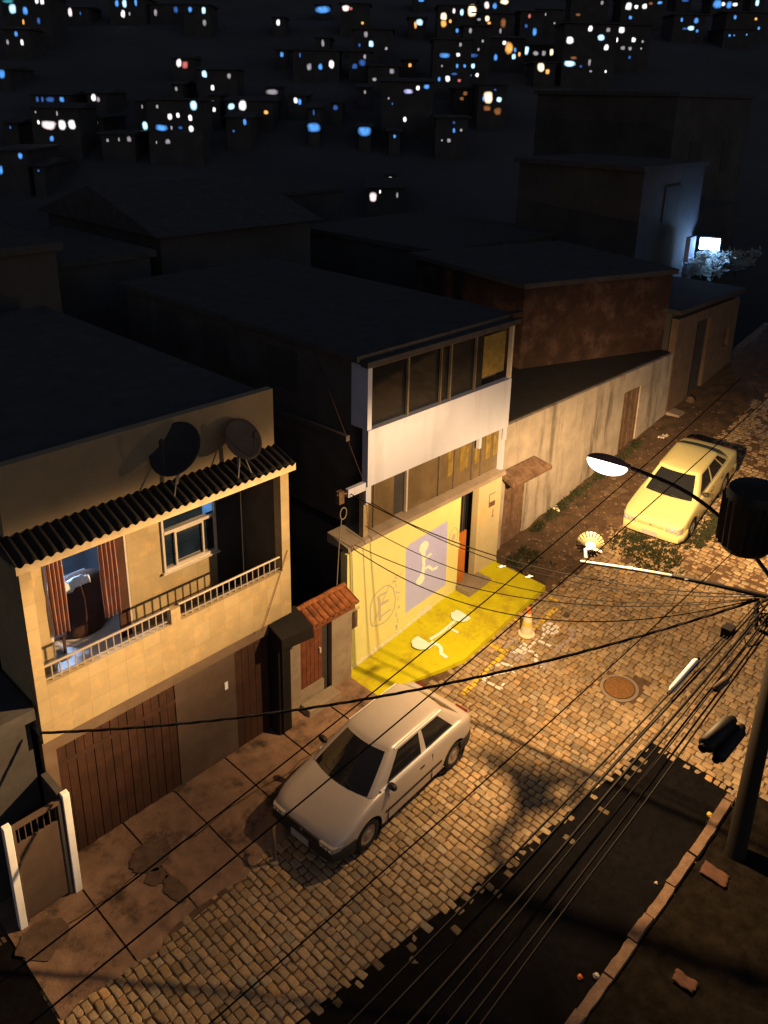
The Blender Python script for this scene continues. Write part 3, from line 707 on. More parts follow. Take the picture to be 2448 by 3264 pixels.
# ------------------------------------------------------------------ gateway under the tile canopy
def gateway():
    t = thing('tiled_gateway', (9.5,10.75,0), 'narrow gateway with a wooden door under a clay tile canopy', 'gateway')
    bx('pillar', 'concrete', t, 8.53, 9.0, 10.72, 10.95, -.1, 2.2); bx('pillar', 'concrete', t, 9.86, 10.44, 10.72, 10.95, -.1, 2.2)
    bx('threshold', 'concrete', t, 9.0, 9.66, 10.75, 10.95, -.1, .42)
    m = MB()
    for k in range(6): m.box(9.0+.66*k/6+.004, 9.0+.66*(k+1)/6-.004, 10.80, 10.85, .421, 2.12)
    d = m.build('wooden_door', 'wood_door', t)
    bx('handle', 'aluminium', d, 9.56, 9.60, 10.76, 10.80, 1.1, 1.22)
    bx('dark_gap', 'dark_void', t, 9.67, 9.855, 10.84, 10.93, -.05, 2.12)
    m = MB(); m.hexa([(8.95,10.4,-.05),(9.85,10.4,-.05),(9.85,10.719,-.05),(8.95,10.719,-.05)],[(8.97,10.42,.17),(9.83,10.42,.17),(9.83,10.719,.18),(8.97,10.719,.18)]); m.build('step', 'concrete', t, bevel=.02)
    c = MB()
    for i in range(9):
        x = 8.95+.15*i; w = .07
        for j in range(2):
            y0, z0 = 10.34+j*.2, 2.20+j*.085
            n = 6; vs = []
            for q in range(2):
                for k in range(n+1):
                    a = math.pi*k/n; r = w*(1-.08*q)
                    vs.append((x-r*math.cos(a), y0+q*.24, z0+q*.10+r*.75*math.sin(a)+.006*rnd.random()))
            c.add(vs, [(k,k+1,n+1+k+1,n+1+k) for k in range(n)])
            # channel tiles
            x2 = x+.075; vs = []
            for q in range(2):
                for k in range(n+1):
                    a = math.pi+math.pi*k/n; vs.append((x2-.062*math.cos(a), y0+q*.24+.004, z0+q*.10+.03+.04*math.sin(a)))
            c.add(vs, [(k,k+1,n+1+k+1,n+1+k) for k in range(n)])
    c.build('tile_canopy', 'tile', t, solid=.016)
    m = MB()
    for i in range(5): m.tube([(8.88+.28*i,10.80,2.41+.01*(i%2)),(9.18+.28*i,10.80,2.41+.01*(i%2))], .055, 8)
    m.build('ridge_tiles', 'tile', t, smooth=True)
    m = MB(); m.box(8.9,10.2,10.38,10.44,2.09,2.17); m.box(8.9,10.2,10.64,10.72,2.2,2.27); m.build('beam', 'wood_door', t)
    m = MB(); m.box(8.70, 10.44, 12.5, 12.7, -.3, 2.0); m.build('alley_wall', 'plaster_dark', t)
gateway()

# ------------------------------------------------------------------ YELLOW / WHITE HOUSE
def yellow_house():
    t = thing('yellow_house', (13.4,10.9,0), 'three storey house with yellow ground floor and white band above', 'house')
    m = MB(); n = 40
    pts = [(10.47, -.15)]+[(14.24, .2)]+[(14.24,3.06)]+[(10.78,3.13),(10.62,3.02),(10.47,2.98)]
    m.prism([(x,10.9,z) for x,z in pts], (0,.2,0)); yw = m.build('yellow_wall', 'yellow_wall', t)
    bx('door_pillar', 'ochre_wall', t, 14.97, 15.90, 10.9, 11.12, .2, 3.06, bevel=.02)
    m = MB(); X = 10.5
    while X < 13.25:
        l = rnd.uniform(.1,.25); h = rnd.uniform(.04,.10)+(.06 if 12.8 < X < 13.2 else 0); z0 = zt(X)+.1*min(1,max(0,(X-10.6)/2.2))
        m.box(X, min(X+l,13.3), 10.885, 10.899, z0-.02, z0+.03+h); X += l
    m.build('skirting', 'road_white', t)
    # painted sign with the wheelchair symbol
    s = MB(); s.add([(x,10.896,z) for x,z in [(12.36,.66),(13.81,.78),(13.76,2.56),(12.44,2.47),(12.30,2.38)]], [(0,1,2,3,4)])
    sg = s.build('painted_sign', 'lilac', yw)
    s = MB(); Y = 10.892
    c = pxY([cs(1165,310)], Y)[0]; wall_blob(s, c[0], c[1], .17, .15, Y-.003, seed=2)
    wall_stroke(s, pxY([cs(1160,340),cs(1162,420),cs(1165,500),cs(1155,580),cs(1130,650),cs(1120,690)], Y), [.17,.12,.10,.13,.22,.2], Y)
    c = pxY([cs(1127,660)], Y)[0]; wall_blob(s, c[0], c[1], .15, .12, Y-.003, seed=4)
    wall_stroke(s, pxY([cs(1180,430),cs(1215,405),cs(1245,380)], Y-.001), .07, Y-.001)
    wall_stroke(s, pxY([cs(1180,540),cs(1215,515),cs(1255,550),cs(1310,525)], Y-.001), .08, Y-.001)
    s.build('wheelchair_symbol', 'cream_paint', sg)
    def e(x, y): return (1160+x*.10848, 1800+y*.10848)
    s = MB(); Y = 10.896
    el = [(740,600),(860,690),(910,850),(930,1050),(900,1250),(830,1430),(690,1610),(560,1720),(400,1790),(260,1810),(215,1740),(190,1500),(190,1300),(215,1120),(270,980),(380,820),(520,700),(640,620),(740,600)]
    wall_stroke(s, pxY([e(*p) for p in el], Y), .032, Y)
    for p, wd in (([(740,610),(640,860),(540,1110),(420,1400),(300,1680),(250,1800)],.022),([(425,920),(455,1100),(465,1300),(465,1500),(478,1650)],.075),([(440,930),(560,860),(690,790)],.05),([(480,1180),(600,1110),(730,1040)],.07),([(490,1540),(640,1420),(790,1310)],.04)):
        wall_stroke(s, pxY([e(*q) for q in p], Y-.001), wd, Y-.001); Y -= .0005
    s.build('no_parking_mark', 'lilac_line', yw)
    Y = 10.896
    for p in ([(1120,230),(1060,300)],[(1010,290),(930,350)],[(870,440),(850,550)],[(930,440),(920,530)],[(870,500),(930,490)],[(900,380),(1010,400)],[(940,560),(950,680)],[(960,760),(970,830),(1060,810)],[(1010,930),(1000,1060)],[(1030,1190),(980,1300)],[(1040,1200),(1050,1280)],[(960,1400),(940,1500),(980,1520)],[(1000,1560),(990,1700)],[(960,1750),(940,1900),(1000,1880)],[(940,1830),(990,1810)]):
        s = MB(); wall_stroke(s, pxY([e(*q) for q in p], Y), .028, Y); s.build('painted_letter', 'lilac_line', yw)
    s = MB(); Y = 10.896; c = pxY([cs(1480,200)], Y)[0]
    wall_stroke(s, [(c[0]+.155*math.cos(k*math.pi/12), c[1]+.24*math.sin(k*math.pi/12)) for k in range(25)], .022, Y)
    wall_blob(s, c[0], c[1]-.02, .07, .1, Y, wob=.4, seed=3); s.build('painted_seal', 'lilac_line', yw)
    # meter window in the yellow wall
    bx('meter_box', 'old_wood', t, 10.56, 10.77, 10.885, 10.897, 1.10, 1.55); bx('meter_hood', 'ochre_wall', t, 10.53, 10.80, 10.85, 10.898, 1.56, 1.61)
    # doorway
    bx('doorway_recess', 'dark_void', t, 14.242, 14.968, 11.45, 11.5, .2, 3.06)
    bx('side_cheek', 'ochre_wall', t, 14.10, 14.24, 11.102, 11.45, .2, 3.06)
    bx('door_sill', 'concrete', t, 14.242, 14.968, 10.92, 11.45, .15, .50)
    m = MB(); m.box(14.245, 14.66, 11.0, 11.04, .50, 1.93); d = m.build('entrance_door', 'orange_door', t)
    m = MB()
    for k in range(5): m.box(14.25+.1*k, 14.265+.1*k, 11.01, 11.03, 1.93, 3.0)
    m.box(14.245,14.66,11.01,11.03,2.95,3.0); m.build('grille', 'black_metal', d)
    bx('door_paper', 'litter_pale', d, 14.28, 14.40, 10.985, 10.998, 1.5, 1.72)
    bx('hall_curtain', 'lilac', t, 14.25, 14.52, 11.15, 11.17, 1.75, 3.0)
    mb_ = bx('mail_slot', 'old_wood', t, 15.38, 15.63, 10.885, 10.899, 2.32, 2.68); bx('slot_flap', 'ochre_wall', mb_, 15.385, 15.625, 10.875, 10.884, 2.47, 2.675)
    s = MB(); Y = 10.896; wall_stroke(s, [(15.58,2.22),(15.58,2.0)], .025, Y); wall_stroke(s, [(15.52,2.02),(15.63,2.0)], .02, Y-.001); s.build('pillar_mark', 'old_wood', t)
    # slab between the storeys
    m = MB(); m.hexa([(10.45,10.84,3.07),(15.97,10.84,3.07),(15.97,11.5,3.07),(10.45,11.5,3.07)],[(10.45,10.86,3.16),(15.97,10.86,3.16),(15.97,11.5,3.3),(10.45,11.5,3.3)]); m.build('floor_slab', 'concrete', t)
    # middle glazing
    m = MB()
    for a, b in ((11.1,12.02),(12.46,13.5),): m.box(a,b,11.06,11.08,3.24,4.7)
    m.build('glazing', 'glass_brown', t)
    m = MB(); m.box(13.57,14.06,11.06,11.08,3.24,4.7); m.box(14.10,14.74,11.06,11.08,3.24,4.7); m.box(14.82,15.10,11.06,11.08,3.24,4.7); m.box(15.14,15.82,11.06,11.08,3.24,4.7)
    m.build('glazing', 'glass_brown', t)
    m = MB()
    for a, b in ((13.85,14.04),(14.3,14.62),(14.86,15.06),(15.3,15.5),(15.6,15.8)):
        m.grid(10, 4, lambda u, v, a=a, b=b: (a+(b-a)*u, 11.052+.006*math.sin(u*9), 3.62+.9*v))
    m.build('curtain', 'curtain_yellow', t)
    for x, w_ in ((12.40,.05),(13.52,.035),(14.07,.03),(14.77,.04),(15.11,.03),(11.36,.03)): bx('mullion', 'aluminium' if x == 12.40 else 'dull_frame', t, x,x+w_,11.03,11.10,3.24,4.7)
    bx('dark_opening', 'dark_void', t, 12.02, 12.40, 11.12, 11.14, 3.24, 4.7)
    bx('corner_post', 'plaster_cream', t, 10.96, 11.10, 10.93, 11.06, 3.2, 4.395); bx('corner_post', 'white_wall', t, 15.83, 15.93, 10.93, 11.06, 3.2, 4.395)
    # white band
    bx('white_band', 'white_wall', t, 10.99, 15.90, 10.85, 11.02, 4.40, 5.65)
    for a in ((10.95,11.10,10.855,10.928,4.0,4.398),(10.45,10.948,10.86,10.95,4.34,4.52),(14.77,14.86,10.86,10.95,4.12,4.398),(15.79,15.88,10.86,10.925,4.05,4.398)): bx('bracket', 'white_wall', t, *a)
    # upper glazing
    m = MB(); m.box(10.99,11.11,10.88,11.35,5.652,7.0); m.build('upper_post', 'white_wall', t)
    for x, w_ in ((12.22,.05),(13.62,.05),(13.30,.03),(14.53,.03)): bx('upper_mullion', 'dull_frame', t, x,x+w_,10.92,10.98,5.652,7.0)
    bx('upper_post', 'aluminium', t, 15.85,15.92,10.88,10.98,5.652,7.0)
    m = MB(); m.box(11.11,15.85,10.93,10.97,6.93,6.99); m.build('top_rail', 'plaster_brown', t)
    m = MB(); m.box(11.11,13.30,11.0,11.02,5.652,6.93); m.box(13.33,14.9,11.0,11.02,5.652,6.93); m.build('upper_glazing', 'glass_dark', t)
    bx('upper_board', 'curtain_yellow', t, 14.9, 15.75, 11.0, 11.02, 5.85, 6.85)
    m = MB(); m.box(10.9,16.05,10.80,11.0,7.0,7.12); m.build('roof_edge', 'roof_dark', t)
    bx('roof_cap', 'brick', t, 15.86, 16.3, 10.9, 11.1, 7.122, 7.25)
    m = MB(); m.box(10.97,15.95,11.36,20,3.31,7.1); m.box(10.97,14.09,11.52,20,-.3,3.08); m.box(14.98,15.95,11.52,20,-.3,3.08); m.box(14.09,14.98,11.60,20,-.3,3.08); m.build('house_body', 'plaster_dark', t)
    m = MB(); m.box(10.8,16.1,11.002,20.2,7.102,7.22); m.build('roof', 'roof_dark', t)
    for y in (13.0,15.5,17.5):
        for z0, z1 in ((3.8,4.9),(5.9,6.8)): bx('side_window', 'dark_void', t, 10.955,10.968,y,y+1.0,z0,z1)
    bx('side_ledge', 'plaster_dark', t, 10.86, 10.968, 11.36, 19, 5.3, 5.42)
yellow_house()

# ------------------------------------------------------------------ FAR WALL, gates, shed, brick house
def far_wall():
    t = thing('street_wall', (20,11.2,.7), 'long stained plaster wall with two wooden gates going uphill', 'wall')
    m = MB()
    def seg_(x0, x1, z1=4.18):
        n = max(1,int((x1-x0)/.4))
        m.grid(n, 10, lambda u, v: (x0+(x1-x0)*u, 11.2+.02*nz((x0+(x1-x0)*u)*.8, v*3), zt(x0+(x1-x0)*u)-.25+(z1-zt(x0+(x1-x0)*u)+.25)*v))
        m.box(x0, x1, 11.23, 11.40, zt(x0)-.3, z1-.002)
    seg_(15.96,16.46); seg_(17.52,22.56); seg_(23.7,25.66)
    m.box(16.46,17.52,11.2,11.40,2.55,4.178); m.box(22.56,23.7,11.2,11.40,3.55,4.178)
    m.build('wall_face', 'grunge_wall', t)
    for x0, x1, z0, z1 in ((16.47,17.51,zt(17)-.1,2.55),(22.57,23.69,zt(23.1)-.2,3.55)):
        g = MB(); n = 7
        for k in range(n): g.box(x0+(x1-x0)*k/n+.005, x0+(x1-x0)*(k+1)/n-.005, 11.27+.01*(k%2), 11.32, z0, z1)
        g.build('wooden_gate', 'old_wood', t)
    m = MB(); m.hexa([(16.15,10.72,2.62),(17.95,10.72,2.62),(17.75,11.19,2.78),(16.2,11.19,2.78)],[(16.15,10.70,2.74),(17.95,10.70,2.74),(17.75,11.19,2.95),(16.2,11.19,2.95)])
    m.build('gate_canopy', 'old_wood', t, bevel=.03)
far_wall()
t = thing('lean_to_shed', (20,12.3,0), 'dark low shed roof behind the stained street wall', 'shed')
bx('wall', 'dark_void', t, 16.3, 25.6, 11.42, 16, 0, 4.0)
m = MB(); m.hexa([(15.98,11.3,4.181),(25.66,11.3,4.181),(25.66,16,4.3),(15.98,16,4.3)],[(15.98,11.3,4.22),(25.66,11.3,4.22),(25.66,16,4.36),(15.98,16,4.36)]); m.build('roof', 'fibre_cement', t)
t = thing('brick_house', (22,14,0), 'unplastered red brick house rising behind the street wall', 'house')
m = MB(); m.prism([(20.2,13.55,3.9),(25.75,11.62,3.9),(27.5,17,3.9),(21.5,19,3.9)], (0,0,2.9)); m.build('wall', 'brick', t)
m = MB(); m.prism([(20.0,13.45,6.801),(25.8,11.45,6.801),(27.7,17.2,6.801),(21.3,19.2,6.801)], (0,0,.15)); m.build('roof', 'roof_dark', t)
def corner_house():
    t = thing('corner_house', (28,11.2,2), 'dim plastered house with a tall dark door at the end of the street wall', 'house')
    m = MB()
    for a in ((25.68,27.2,1.7,5.34),(28.3,29.75,1.7,5.34),(30.15,30.7,1.7,5.34),(27.2,28.3,5.0,5.34),(29.75,30.15,1.7,3.6),(29.75,30.15,4.3,5.34)): m.box(a[0],a[1],11.17,11.4,a[2],a[3])
    m.build('wall', 'plaster_brown', t)
    bx('house_body', 'plaster_dark', t, 25.7, 30.68, 11.45, 18, 1, 5.5)
    bx('door', 'dark_void', t, 27.2, 28.3, 11.3, 11.35, 2.3, 5.0); bx('window', 'dark_void', t, 29.75, 30.15, 11.3, 11.35, 3.6, 4.3)
    bx('roof', 'roof_dark', t, 25.6, 30.9, 11.1, 18.2, 5.502, 5.65)
    m = MB(); m.box(25.68,30.7,10.7,11.16,1.6,2.12); m.build('plinth', 'concrete', t)
corner_house()
# ------------------------------------------------------------------ CARS
def car(name, label, loc, rot, paint, L, W, top, axle, cab, sidewin, sedan, lamps):
    """local frame: x = 0 front bumper ... L rear, y across, z up from the ground"""
    t = thing(name, (0,0,0), label, 'car', 'cars parked in the street')
    hw = W/2; R = .29; RA = .345
    xs = sorted(set([round(v,3) for v in [0,.02,.05,.09,.14,.2]+[.28+i*.07 for i in range(int((L-.5)/.07))]+[L-.2,L-.13,L-.07,L-.03,L]]))
    zf = [.22,.26,.30,.34,.38,.42,.46,.50,.54,.58,.62,.66,.70]
    m = MB(); NR = 0; rings = []
    for x in xs:
        zt_ = interp(x, *top); zs = zt_-.07
        fr = max(0, (.45-x)/.45); rr = max(0, (x-(L-.35))/.35)
        w = hw*(1-.14*fr**2.2-.12*rr**2.2)
        endz = .10*max(0,(.12-x)/.12)**1.5+.08*max(0,(x-(L-.1))/.1)**1.5
        pts = [(0,.2+endz),(.8*w,.2+endz)]
        for q in zf:
            z = .22+(zs-.22)*(q-.22)/.48
            s = .955+.045*math.sin(min(1,(z-.2)/.4)*math.pi/2)-.05*max(0,(z-.6)/.35)**2
            pts.append((w*s, max(z,.2+endz)))
        s = .955+.045-.05*max(0,(zs-.6)/.35)**2
        pts += [(w*(s-.022), zs+.038),(w*(s-.065), zs+.060),(w*.72, zt_+.004),(w*.4, zt_+.016),(0, zt_+.02)]
        rings.append(pts)
    half = len(rings[0])
    vs = []
    for x, pts in zip(xs, rings):
        for y, z in pts: vs.append([x, -y, z])
        for y, z in pts[-2:0:-1]: vs.append([x, y, z])
    N = 2*half-2
    def isside(i): 
        k = i % N; k = k if k < half else N-k
        return 2 <= k <= half-4
    for i, v in enumerate(vs):
        if not isside(i): continue
        for ax in axle:
            d = math.hypot(v[0]-ax, v[2]-R)
            if .30 < d < .395 and v[2] > .1:
                v[0] = ax+(v[0]-ax)*RA/d; v[2] = R+(v[2]-R)*RA/d
    fs = []
    for i in range(len(xs)-1):
        for k in range(N):
            f = (i*N+k, i*N+(k+1)%N, (i+1)*N+(k+1)%N, (i+1)*N+k)
            kill = False
            for ax in axle:
                ds = [math.hypot(vs[q][0]-ax, vs[q][2]-R) for q in f]
                if max(ds) <= RA+.004 and all(abs(vs[q][1]) > .5 for q in f): kill = True
            if not kill: fs.append(f)
    fs.append(tuple(range(N-1,-1,-1))); fs.append(tuple((len(xs)-1)*N+k for k in range(N)))
    m.add(vs, fs)
    # cabin
    xf0, xf1, xr1, xr0, zb, zr, hb, hr = cab
    nl = 14
    tl = [0,.06,.13]+[.13+.75*(i+1)/9 for i in range(9)]+[.94,1.0]
    us = sorted(set([0,1]+[u for a in sidewin for u in a]+[i/14 for i in range(15)]))
    def ring(tt):
        e = tt; xf = xf0+(xf1-xf0)*e; xr = xr0+(xr1-xr0)*e; h = hb+(hr-hb)*e**1.15; z = zb+(zr-zb)*tt
        c = .10; bul = .10*(1-.4*tt); out = []
        nf = 12; ys = [-(h-c)+2*(h-c)*i/nf for i in range(nf+1)]
        front = [(xf-bul*(1-(y/(h-c))**2), y, z, 'F') for y in ys]           # -y ... +y
        rear = [(xr+.05*(1-(y/(h-c))**2), y, z, 'R') for y in ys[::-1]]
        sp = [(xf+c+(xr-xf-2*c)*u, h, z, ('S',u)) for u in us]
        sm = [(xf+c+(xr-xf-2*c)*u, -h, z, ('S',u)) for u in us[::-1]]
        def arc(cx, cy, a0): return [(cx+c*math.cos(math.radians(a0+d)), cy+c*math.sin(math.radians(a0+d)), z, 'C') for d in (-30,-60)]
        out += front+arc(xf+c, h-c, 180)+sp+arc(xr-c, h-c, 90)+rear+arc(xr-c, -(h-c), 0)+sm+arc(xf+c, -(h-c), -90)
        return out
    rg = [ring(tt) for tt in tl]; n = len(rg[0])
    gl = {'windshield':MB(), 'rear_window':MB()}; sw = [MB() for _ in range(2*len(sidewin))]
    off = len(m.v)
    m.v += [p[:3] for r_ in rg for p in r_]
    for i in range(len(tl)-1):
        tm = (tl[i]+tl[i+1])/2
        for k in range(n):
            q = [(i,k),(i,(k+1)%n),(i+1,(k+1)%n),(i+1,k)]
            P = [rg[a][b] for a, b in q]; tg = [p[3] for p in P]
            dest = None
            if all(g == 'F' for g in tg) and .0 < tm < .95:
                dest = gl['windshield']
            elif all(g == 'R' for g in tg) and .10 < tm < .9: dest = gl['rear_window']
            elif all(isinstance(g, tuple) for g in tg) and .06 < tm < .88:
                um = (tg[0][1]+tg[1][1])/2
                for j, (a, b) in enumerate(sidewin):
                    if a < um < b: dest = sw[2*j+(0 if P[0][1] < 0 else 1)]
            if dest is not None:
                c0 = Vector((sum(p[0] for p in rg[i])/n, 0, P[0][2]))
                dest.add([tuple(Vector(p[:3])*.999+c0*.001) for p in P], [(0,1,2,3)])
            else: m.f.append(tuple(off+a*n+b for a, b in q))
    # roof cap
    last = rg[-1]; cx = (xf1+xr1)/2
    prev = [off+(len(tl)-1)*n+k for k in range(n)]
    for s, dz in ((.97,.018),(.9,.032),(.7,.045),(.35,.053)):
        o = len(m.v); m.v += [(cx+(p[0]-cx)*s, p[1]*s, zr+dz) for p in last]
        for k in range(n): m.f.append((prev[k], prev[(k+1)%n], o+(k+1)%n, o+k))
        prev = [o+k for k in range(n)]
    m.f.append(tuple(prev))
    b = m.build('body', paint, t, smooth=True)
    for nm, g in gl.items(): g.build(nm, 'glass_dark', t, smooth=True)
    for g in sw: g.build('side_window', 'glass_dark', t, smooth=True)
    m = MB()
    for ax in axle:
        for sg in (-1,1):
            m.lathe([(RA+.01,0),(RA+.01,.24*sg*-1),(.02,.24*sg*-1)], (ax, sg*(hw-.02), R), 'Y', 28, cap=False)
    m.box(.3, L-.3, -hw*.75, hw*.75, .19, .24)
    m.build('underside', 'trim_black', t)
    for ax in axle:
        for sg in (-1,1):
            wv = MB(); y0 = sg*(hw-.19); s = sg
            wv.lathe([(.17,0),(.255,.0),(.285,.03*s),(.29,.06*s),(.29,.12*s),(.283,.155*s),(.25,.178*s),(.19,.172*s),(.18,.15*s)], (ax, y0, R), 'Y', 32, cap=False)
            wo = wv.build('wheel', 'rubber', t, smooth=True)
            rv = MB(); rv.lathe([(.19,.135*s),(.186,.158*s),(.165,.160*s),(.15,.148*s),(.075,.152*s),(.06,.168*s),(.0,.172*s)], (ax, y0, R), 'Y', 32)
            rim = rv.build('rim', 'rim', wo, smooth=True)
    # bumpers
    def bumper(nm, front, z0, z1, mat):
        m = MB(); n = 24; vs = []; prof = [(0,z0),(.035,z0+.02),(.05,(z0+z1)/2),(.035,z1-.02),(0,z1),(-.03,z1),(-.03,z0)]
        fs = []
        for i in range(n+1):
            a = -1+2*i/n; y = hw*.99*math.copysign(min(1,abs(a)*1.35), a) if abs(a) < .74 else hw*.99*math.copysign(1,a)
            xb = 0 if abs(a) < .74 else (abs(a)-.74)/.26*.42
            yy = y*(1-.1*max(0,(.3-xb)/.3)**2) if abs(a) >= .6 else y*.9
            back = .05*max(0,abs(yy)/hw-.45)**1.6*2
            for dx, z in prof:
                xx = xb+back-dx if xb < .02 else xb+back-dx*.3
                y2 = yy+math.copysign(dx*.6 if xb > .02 else 0, yy)
                vs.append((xx if front else L-xx, y2, z))
        k = len(prof)
        for i in range(n):
            for j in range(k): fs.append((i*k+j, i*k+(j+1)%k, (i+1)*k+(j+1)%k, (i+1)*k+j))
        m.add(vs, fs); return m.build(nm, mat, t, smooth=True)
    bumper('bumper', True, .27, .50, paint if sedan else 'trim_black'); bumper('bumper', False, .28, .52, paint if sedan else 'trim_black')
    # lamps, grille, plate
    z0, z1, ya, yb = lamps
    for sg in (-1,1):
        m = MB(); pl_ = [(-.020,ya),(.2,ya),(.2,hw*.965),(.12,hw*.952),(.04,hw*.915),(-.008,hw*.872)]
        pl_ = [(x, sg*y, z0) for x, y in pl_]
        m.prism(pl_ if sg > 0 else pl_[::-1], (0,0,z1-z0))
        hl = m.build('headlight', 'lens_grey', t, bevel=.006)
        for f in (.18,.55,.86):
            y = sg*(ya+(hw*.87-ya)*f); r_ = MB(); r_.lathe([(.001,-.012),(.022,-.008),(.03,0),(.03,.02)], (-.020, y, (z0+z1)/2), 'X', 12)
            r_.build('reflector', 'reflector_chrome', hl, smooth=True)
    m = MB(); m.box(-.012,.05,-ya+.02,ya-.02,z0+.015,z1-.02); g = m.build('grille', paint if sedan else 'trim_black', t, bevel=.006)
    m = MB()
    for k in range(2): m.box(-.016,.02,-ya+.04,ya-.04,z0+.04+.045*k,z0+.048+.045*k)
    m.build('grille_slats', 'trim_black', g)
    m = MB(); m.lathe([(.001,-.006),(.03,-.004),(.032,.01)], (-.014,0,(z0+z1)/2), 'X', 16); m.build('badge', 'rim', g)
    m = MB(); m.box(-.065,-.045,-.2,.2,.32,.45); m.build('number_plate', 'plate_grey', t)
    for sg in (-1,1):
        m = MB(); P = [(xf0+.22+(xr0-xf0-.42)*i/12, sg*(hb+.012), zb+.030) for i in range(13)]; m.tube(P, .014 if sedan else .022, 6); m.build('belt_moulding', 'galvanised' if sedan else 'post_white', t, smooth=True)  # hatchback strip is white to paint in the lit belt edge
        m = MB(); P = [(xf1+.10+(xr1-xf1-.16)*i/12, sg*(hr+.004), zr-.012) for i in range(13)]; m.tube(P, .012 if sedan else .018, 6); m.build('roof_gutter', paint if sedan else 'post_white', t, smooth=True)  # hatchback gutter is white to paint in the lit roof edge
        m = MB(); m.lathe([(.02,0),(.075,.015),(.085,.05),(.07,.085),(.03,.1)], (xf0+.36, sg*(hw+.03), zb+.07), 'X', 14, (1.15,.75))
        m.tube([(xf0+.42, sg*(hw-.1), zb+.02),(xf0+.4, sg*(hw+.0), zb+.06)], .02, 6); m.build('wing_mirror', 'trim_black', t, smooth=True)
        hx = [axle[0]+1.36] if not sedan else [axle[0]+1.25, axle[0]+2.05]
        for h in hx: bx('door_handle', 'trim_black', t, h, h+.12, sg*hw*.985-.012, sg*hw*.985+.016, .72, .755)
        m = MB(); m.box(axle[0]+.42, axle[1]-.42, sg*hw*.985-.01, sg*hw*.99+.014, .44, .50)
        m.build('side_moulding', 'trim_black' if not sedan else paint, t)
        c0 = axle[0]+.5
        for x in ([c0, c0+1.22] if not sedan else [c0,c0+.95,c0+1.7]): bx('door_gap', 'trim_black', t, x-.004,x+.004, sg*hw*.95-.02, sg*hw*1.0+.0015, .24, .82)
    for sg in (-1,1):
        m = MB(); m.box(L-.05,L+.012,sg*hw*.6-.13,sg*hw*.6+.13,.62,.86); m.build('tail_light', 'tail_red', t)
    m = MB(); m.tube([(xf0-.06,-.3,zb+.035),(xf0+.02,.05,zb+.05),(xf0+.13,.32,zb+.13)], .008, 6); m.tube([(xf0-.06,.1,zb+.035),(xf0+.02,.4,zb+.05)], .008, 6); m.build('wiper', 'trim_black', t)
    t.location = loc; t.rotation_euler = rot
    return t
HT = ([0,.04,.10,.2,.34,.5,.7,.95,1.2,3.0,3.5,3.72,3.85],[.50,.57,.63,.69,.745,.795,.845,.895,.92,.95,.94,.90,.80])
car('silver_hatchback', 'silver two door hatchback parked half on the pavement in front of the balcony house', (6.78,8.12,.0), (0,0,math.radians(3.0)), 'silver_paint', 3.83, 1.60, HT, (.80,3.23),
    (.93,1.62,3.10,3.62,.90,1.335,.715,.535), [(.10,.50),(.56,.90)], False, (.46,.57,.42,.72))
ST = ([0,.05,.12,.3,.6,1.0,1.25,3.4,3.8,4.2,4.35,4.45],[.70,.74,.77,.80,.85,.90,.925,.96,.96,.93,.89,.78])
car('yellow_sedan', 'pale yellow four door sedan facing downhill beyond the lamp', (19.10,8.25,zt(19.1)-.02), (0,-math.atan(.163),math.radians(5.0)), 'yellow_paint', 4.45, 1.66, ST, (.84,3.36),
    (1.12,1.80,3.20,3.85,.91,1.36,.74,.565), [(.09,.42),(.46,.79),(.82,.95)], True, (.55,.70,.40,.74))

# ------------------------------------------------------------------ small street things
def cone():
    p = Vector((14.12,8.69,zt(14.12)+.01))
    t = thing('traffic_cone', p, 'faded white and orange traffic cone standing on the yellow kerb line', 'traffic cone')
    m = MB(); m.lathe([(.02,.0),(.19,.0),(.20,.02),(.18,.05),(.16,.055)], p, 'Z', 24); m.build('base', 'cone_white', t, smooth=True)
    m = MB(); m.lathe([(.150,.05),(.118,.26)], p, 'Z', 24); m.build('lower_sleeve', 'cone_white', t, smooth=True)
    m = MB(); m.lathe([(.1195,.26),(.102,.38)], p, 'Z', 24); m.build('yellow_band', 'litter_yellow', t, smooth=True)
    m = MB(); m.lathe([(.103,.38),(.066,.58)], p, 'Z', 24); m.build('upper_sleeve', 'cone_white', t, smooth=True)
    m = MB(); m.lathe([(.067,.58),(.043,.72),(.03,.73)], p, 'Z', 24); m.build('tip', 'cone_orange', t, smooth=True)
cone()
def manhole():
    p = Vector((14.0,6.24,zt(14.0)-.005))
    t = thing('manhole_cover', p, 'round rusty iron manhole cover set in the cobbles', 'manhole cover')
    def tilt(z, r, h): return z
    m = MB(); m.lathe([(.31,-.03),(.31,.012),(.30,.02),(.05,.022),(.045,.012),(.001,.012)], p, 'Z', 40)
    for ring in (.1,.17,.24):
        k = int(ring*70)
        for i in range(k):
            a = 2*math.pi*i/k; x, y = p.x+ring*math.cos(a), p.y+ring*math.sin(a); m.box(x-.018,x+.018,y-.012,y+.012,p.z+.019,p.z+.029)
    c = m.build('lid', 'rust_iron', t)
    m = MB(); m.lathe([(.335,-.03),(.40,-.03),(.40,.008),(.335,.012),(.335,-.03)], p, 'Z', 40); m.build('ring', 'concrete', t)
    t.rotation_euler = (0,-math.atan(.1),0)
manhole()
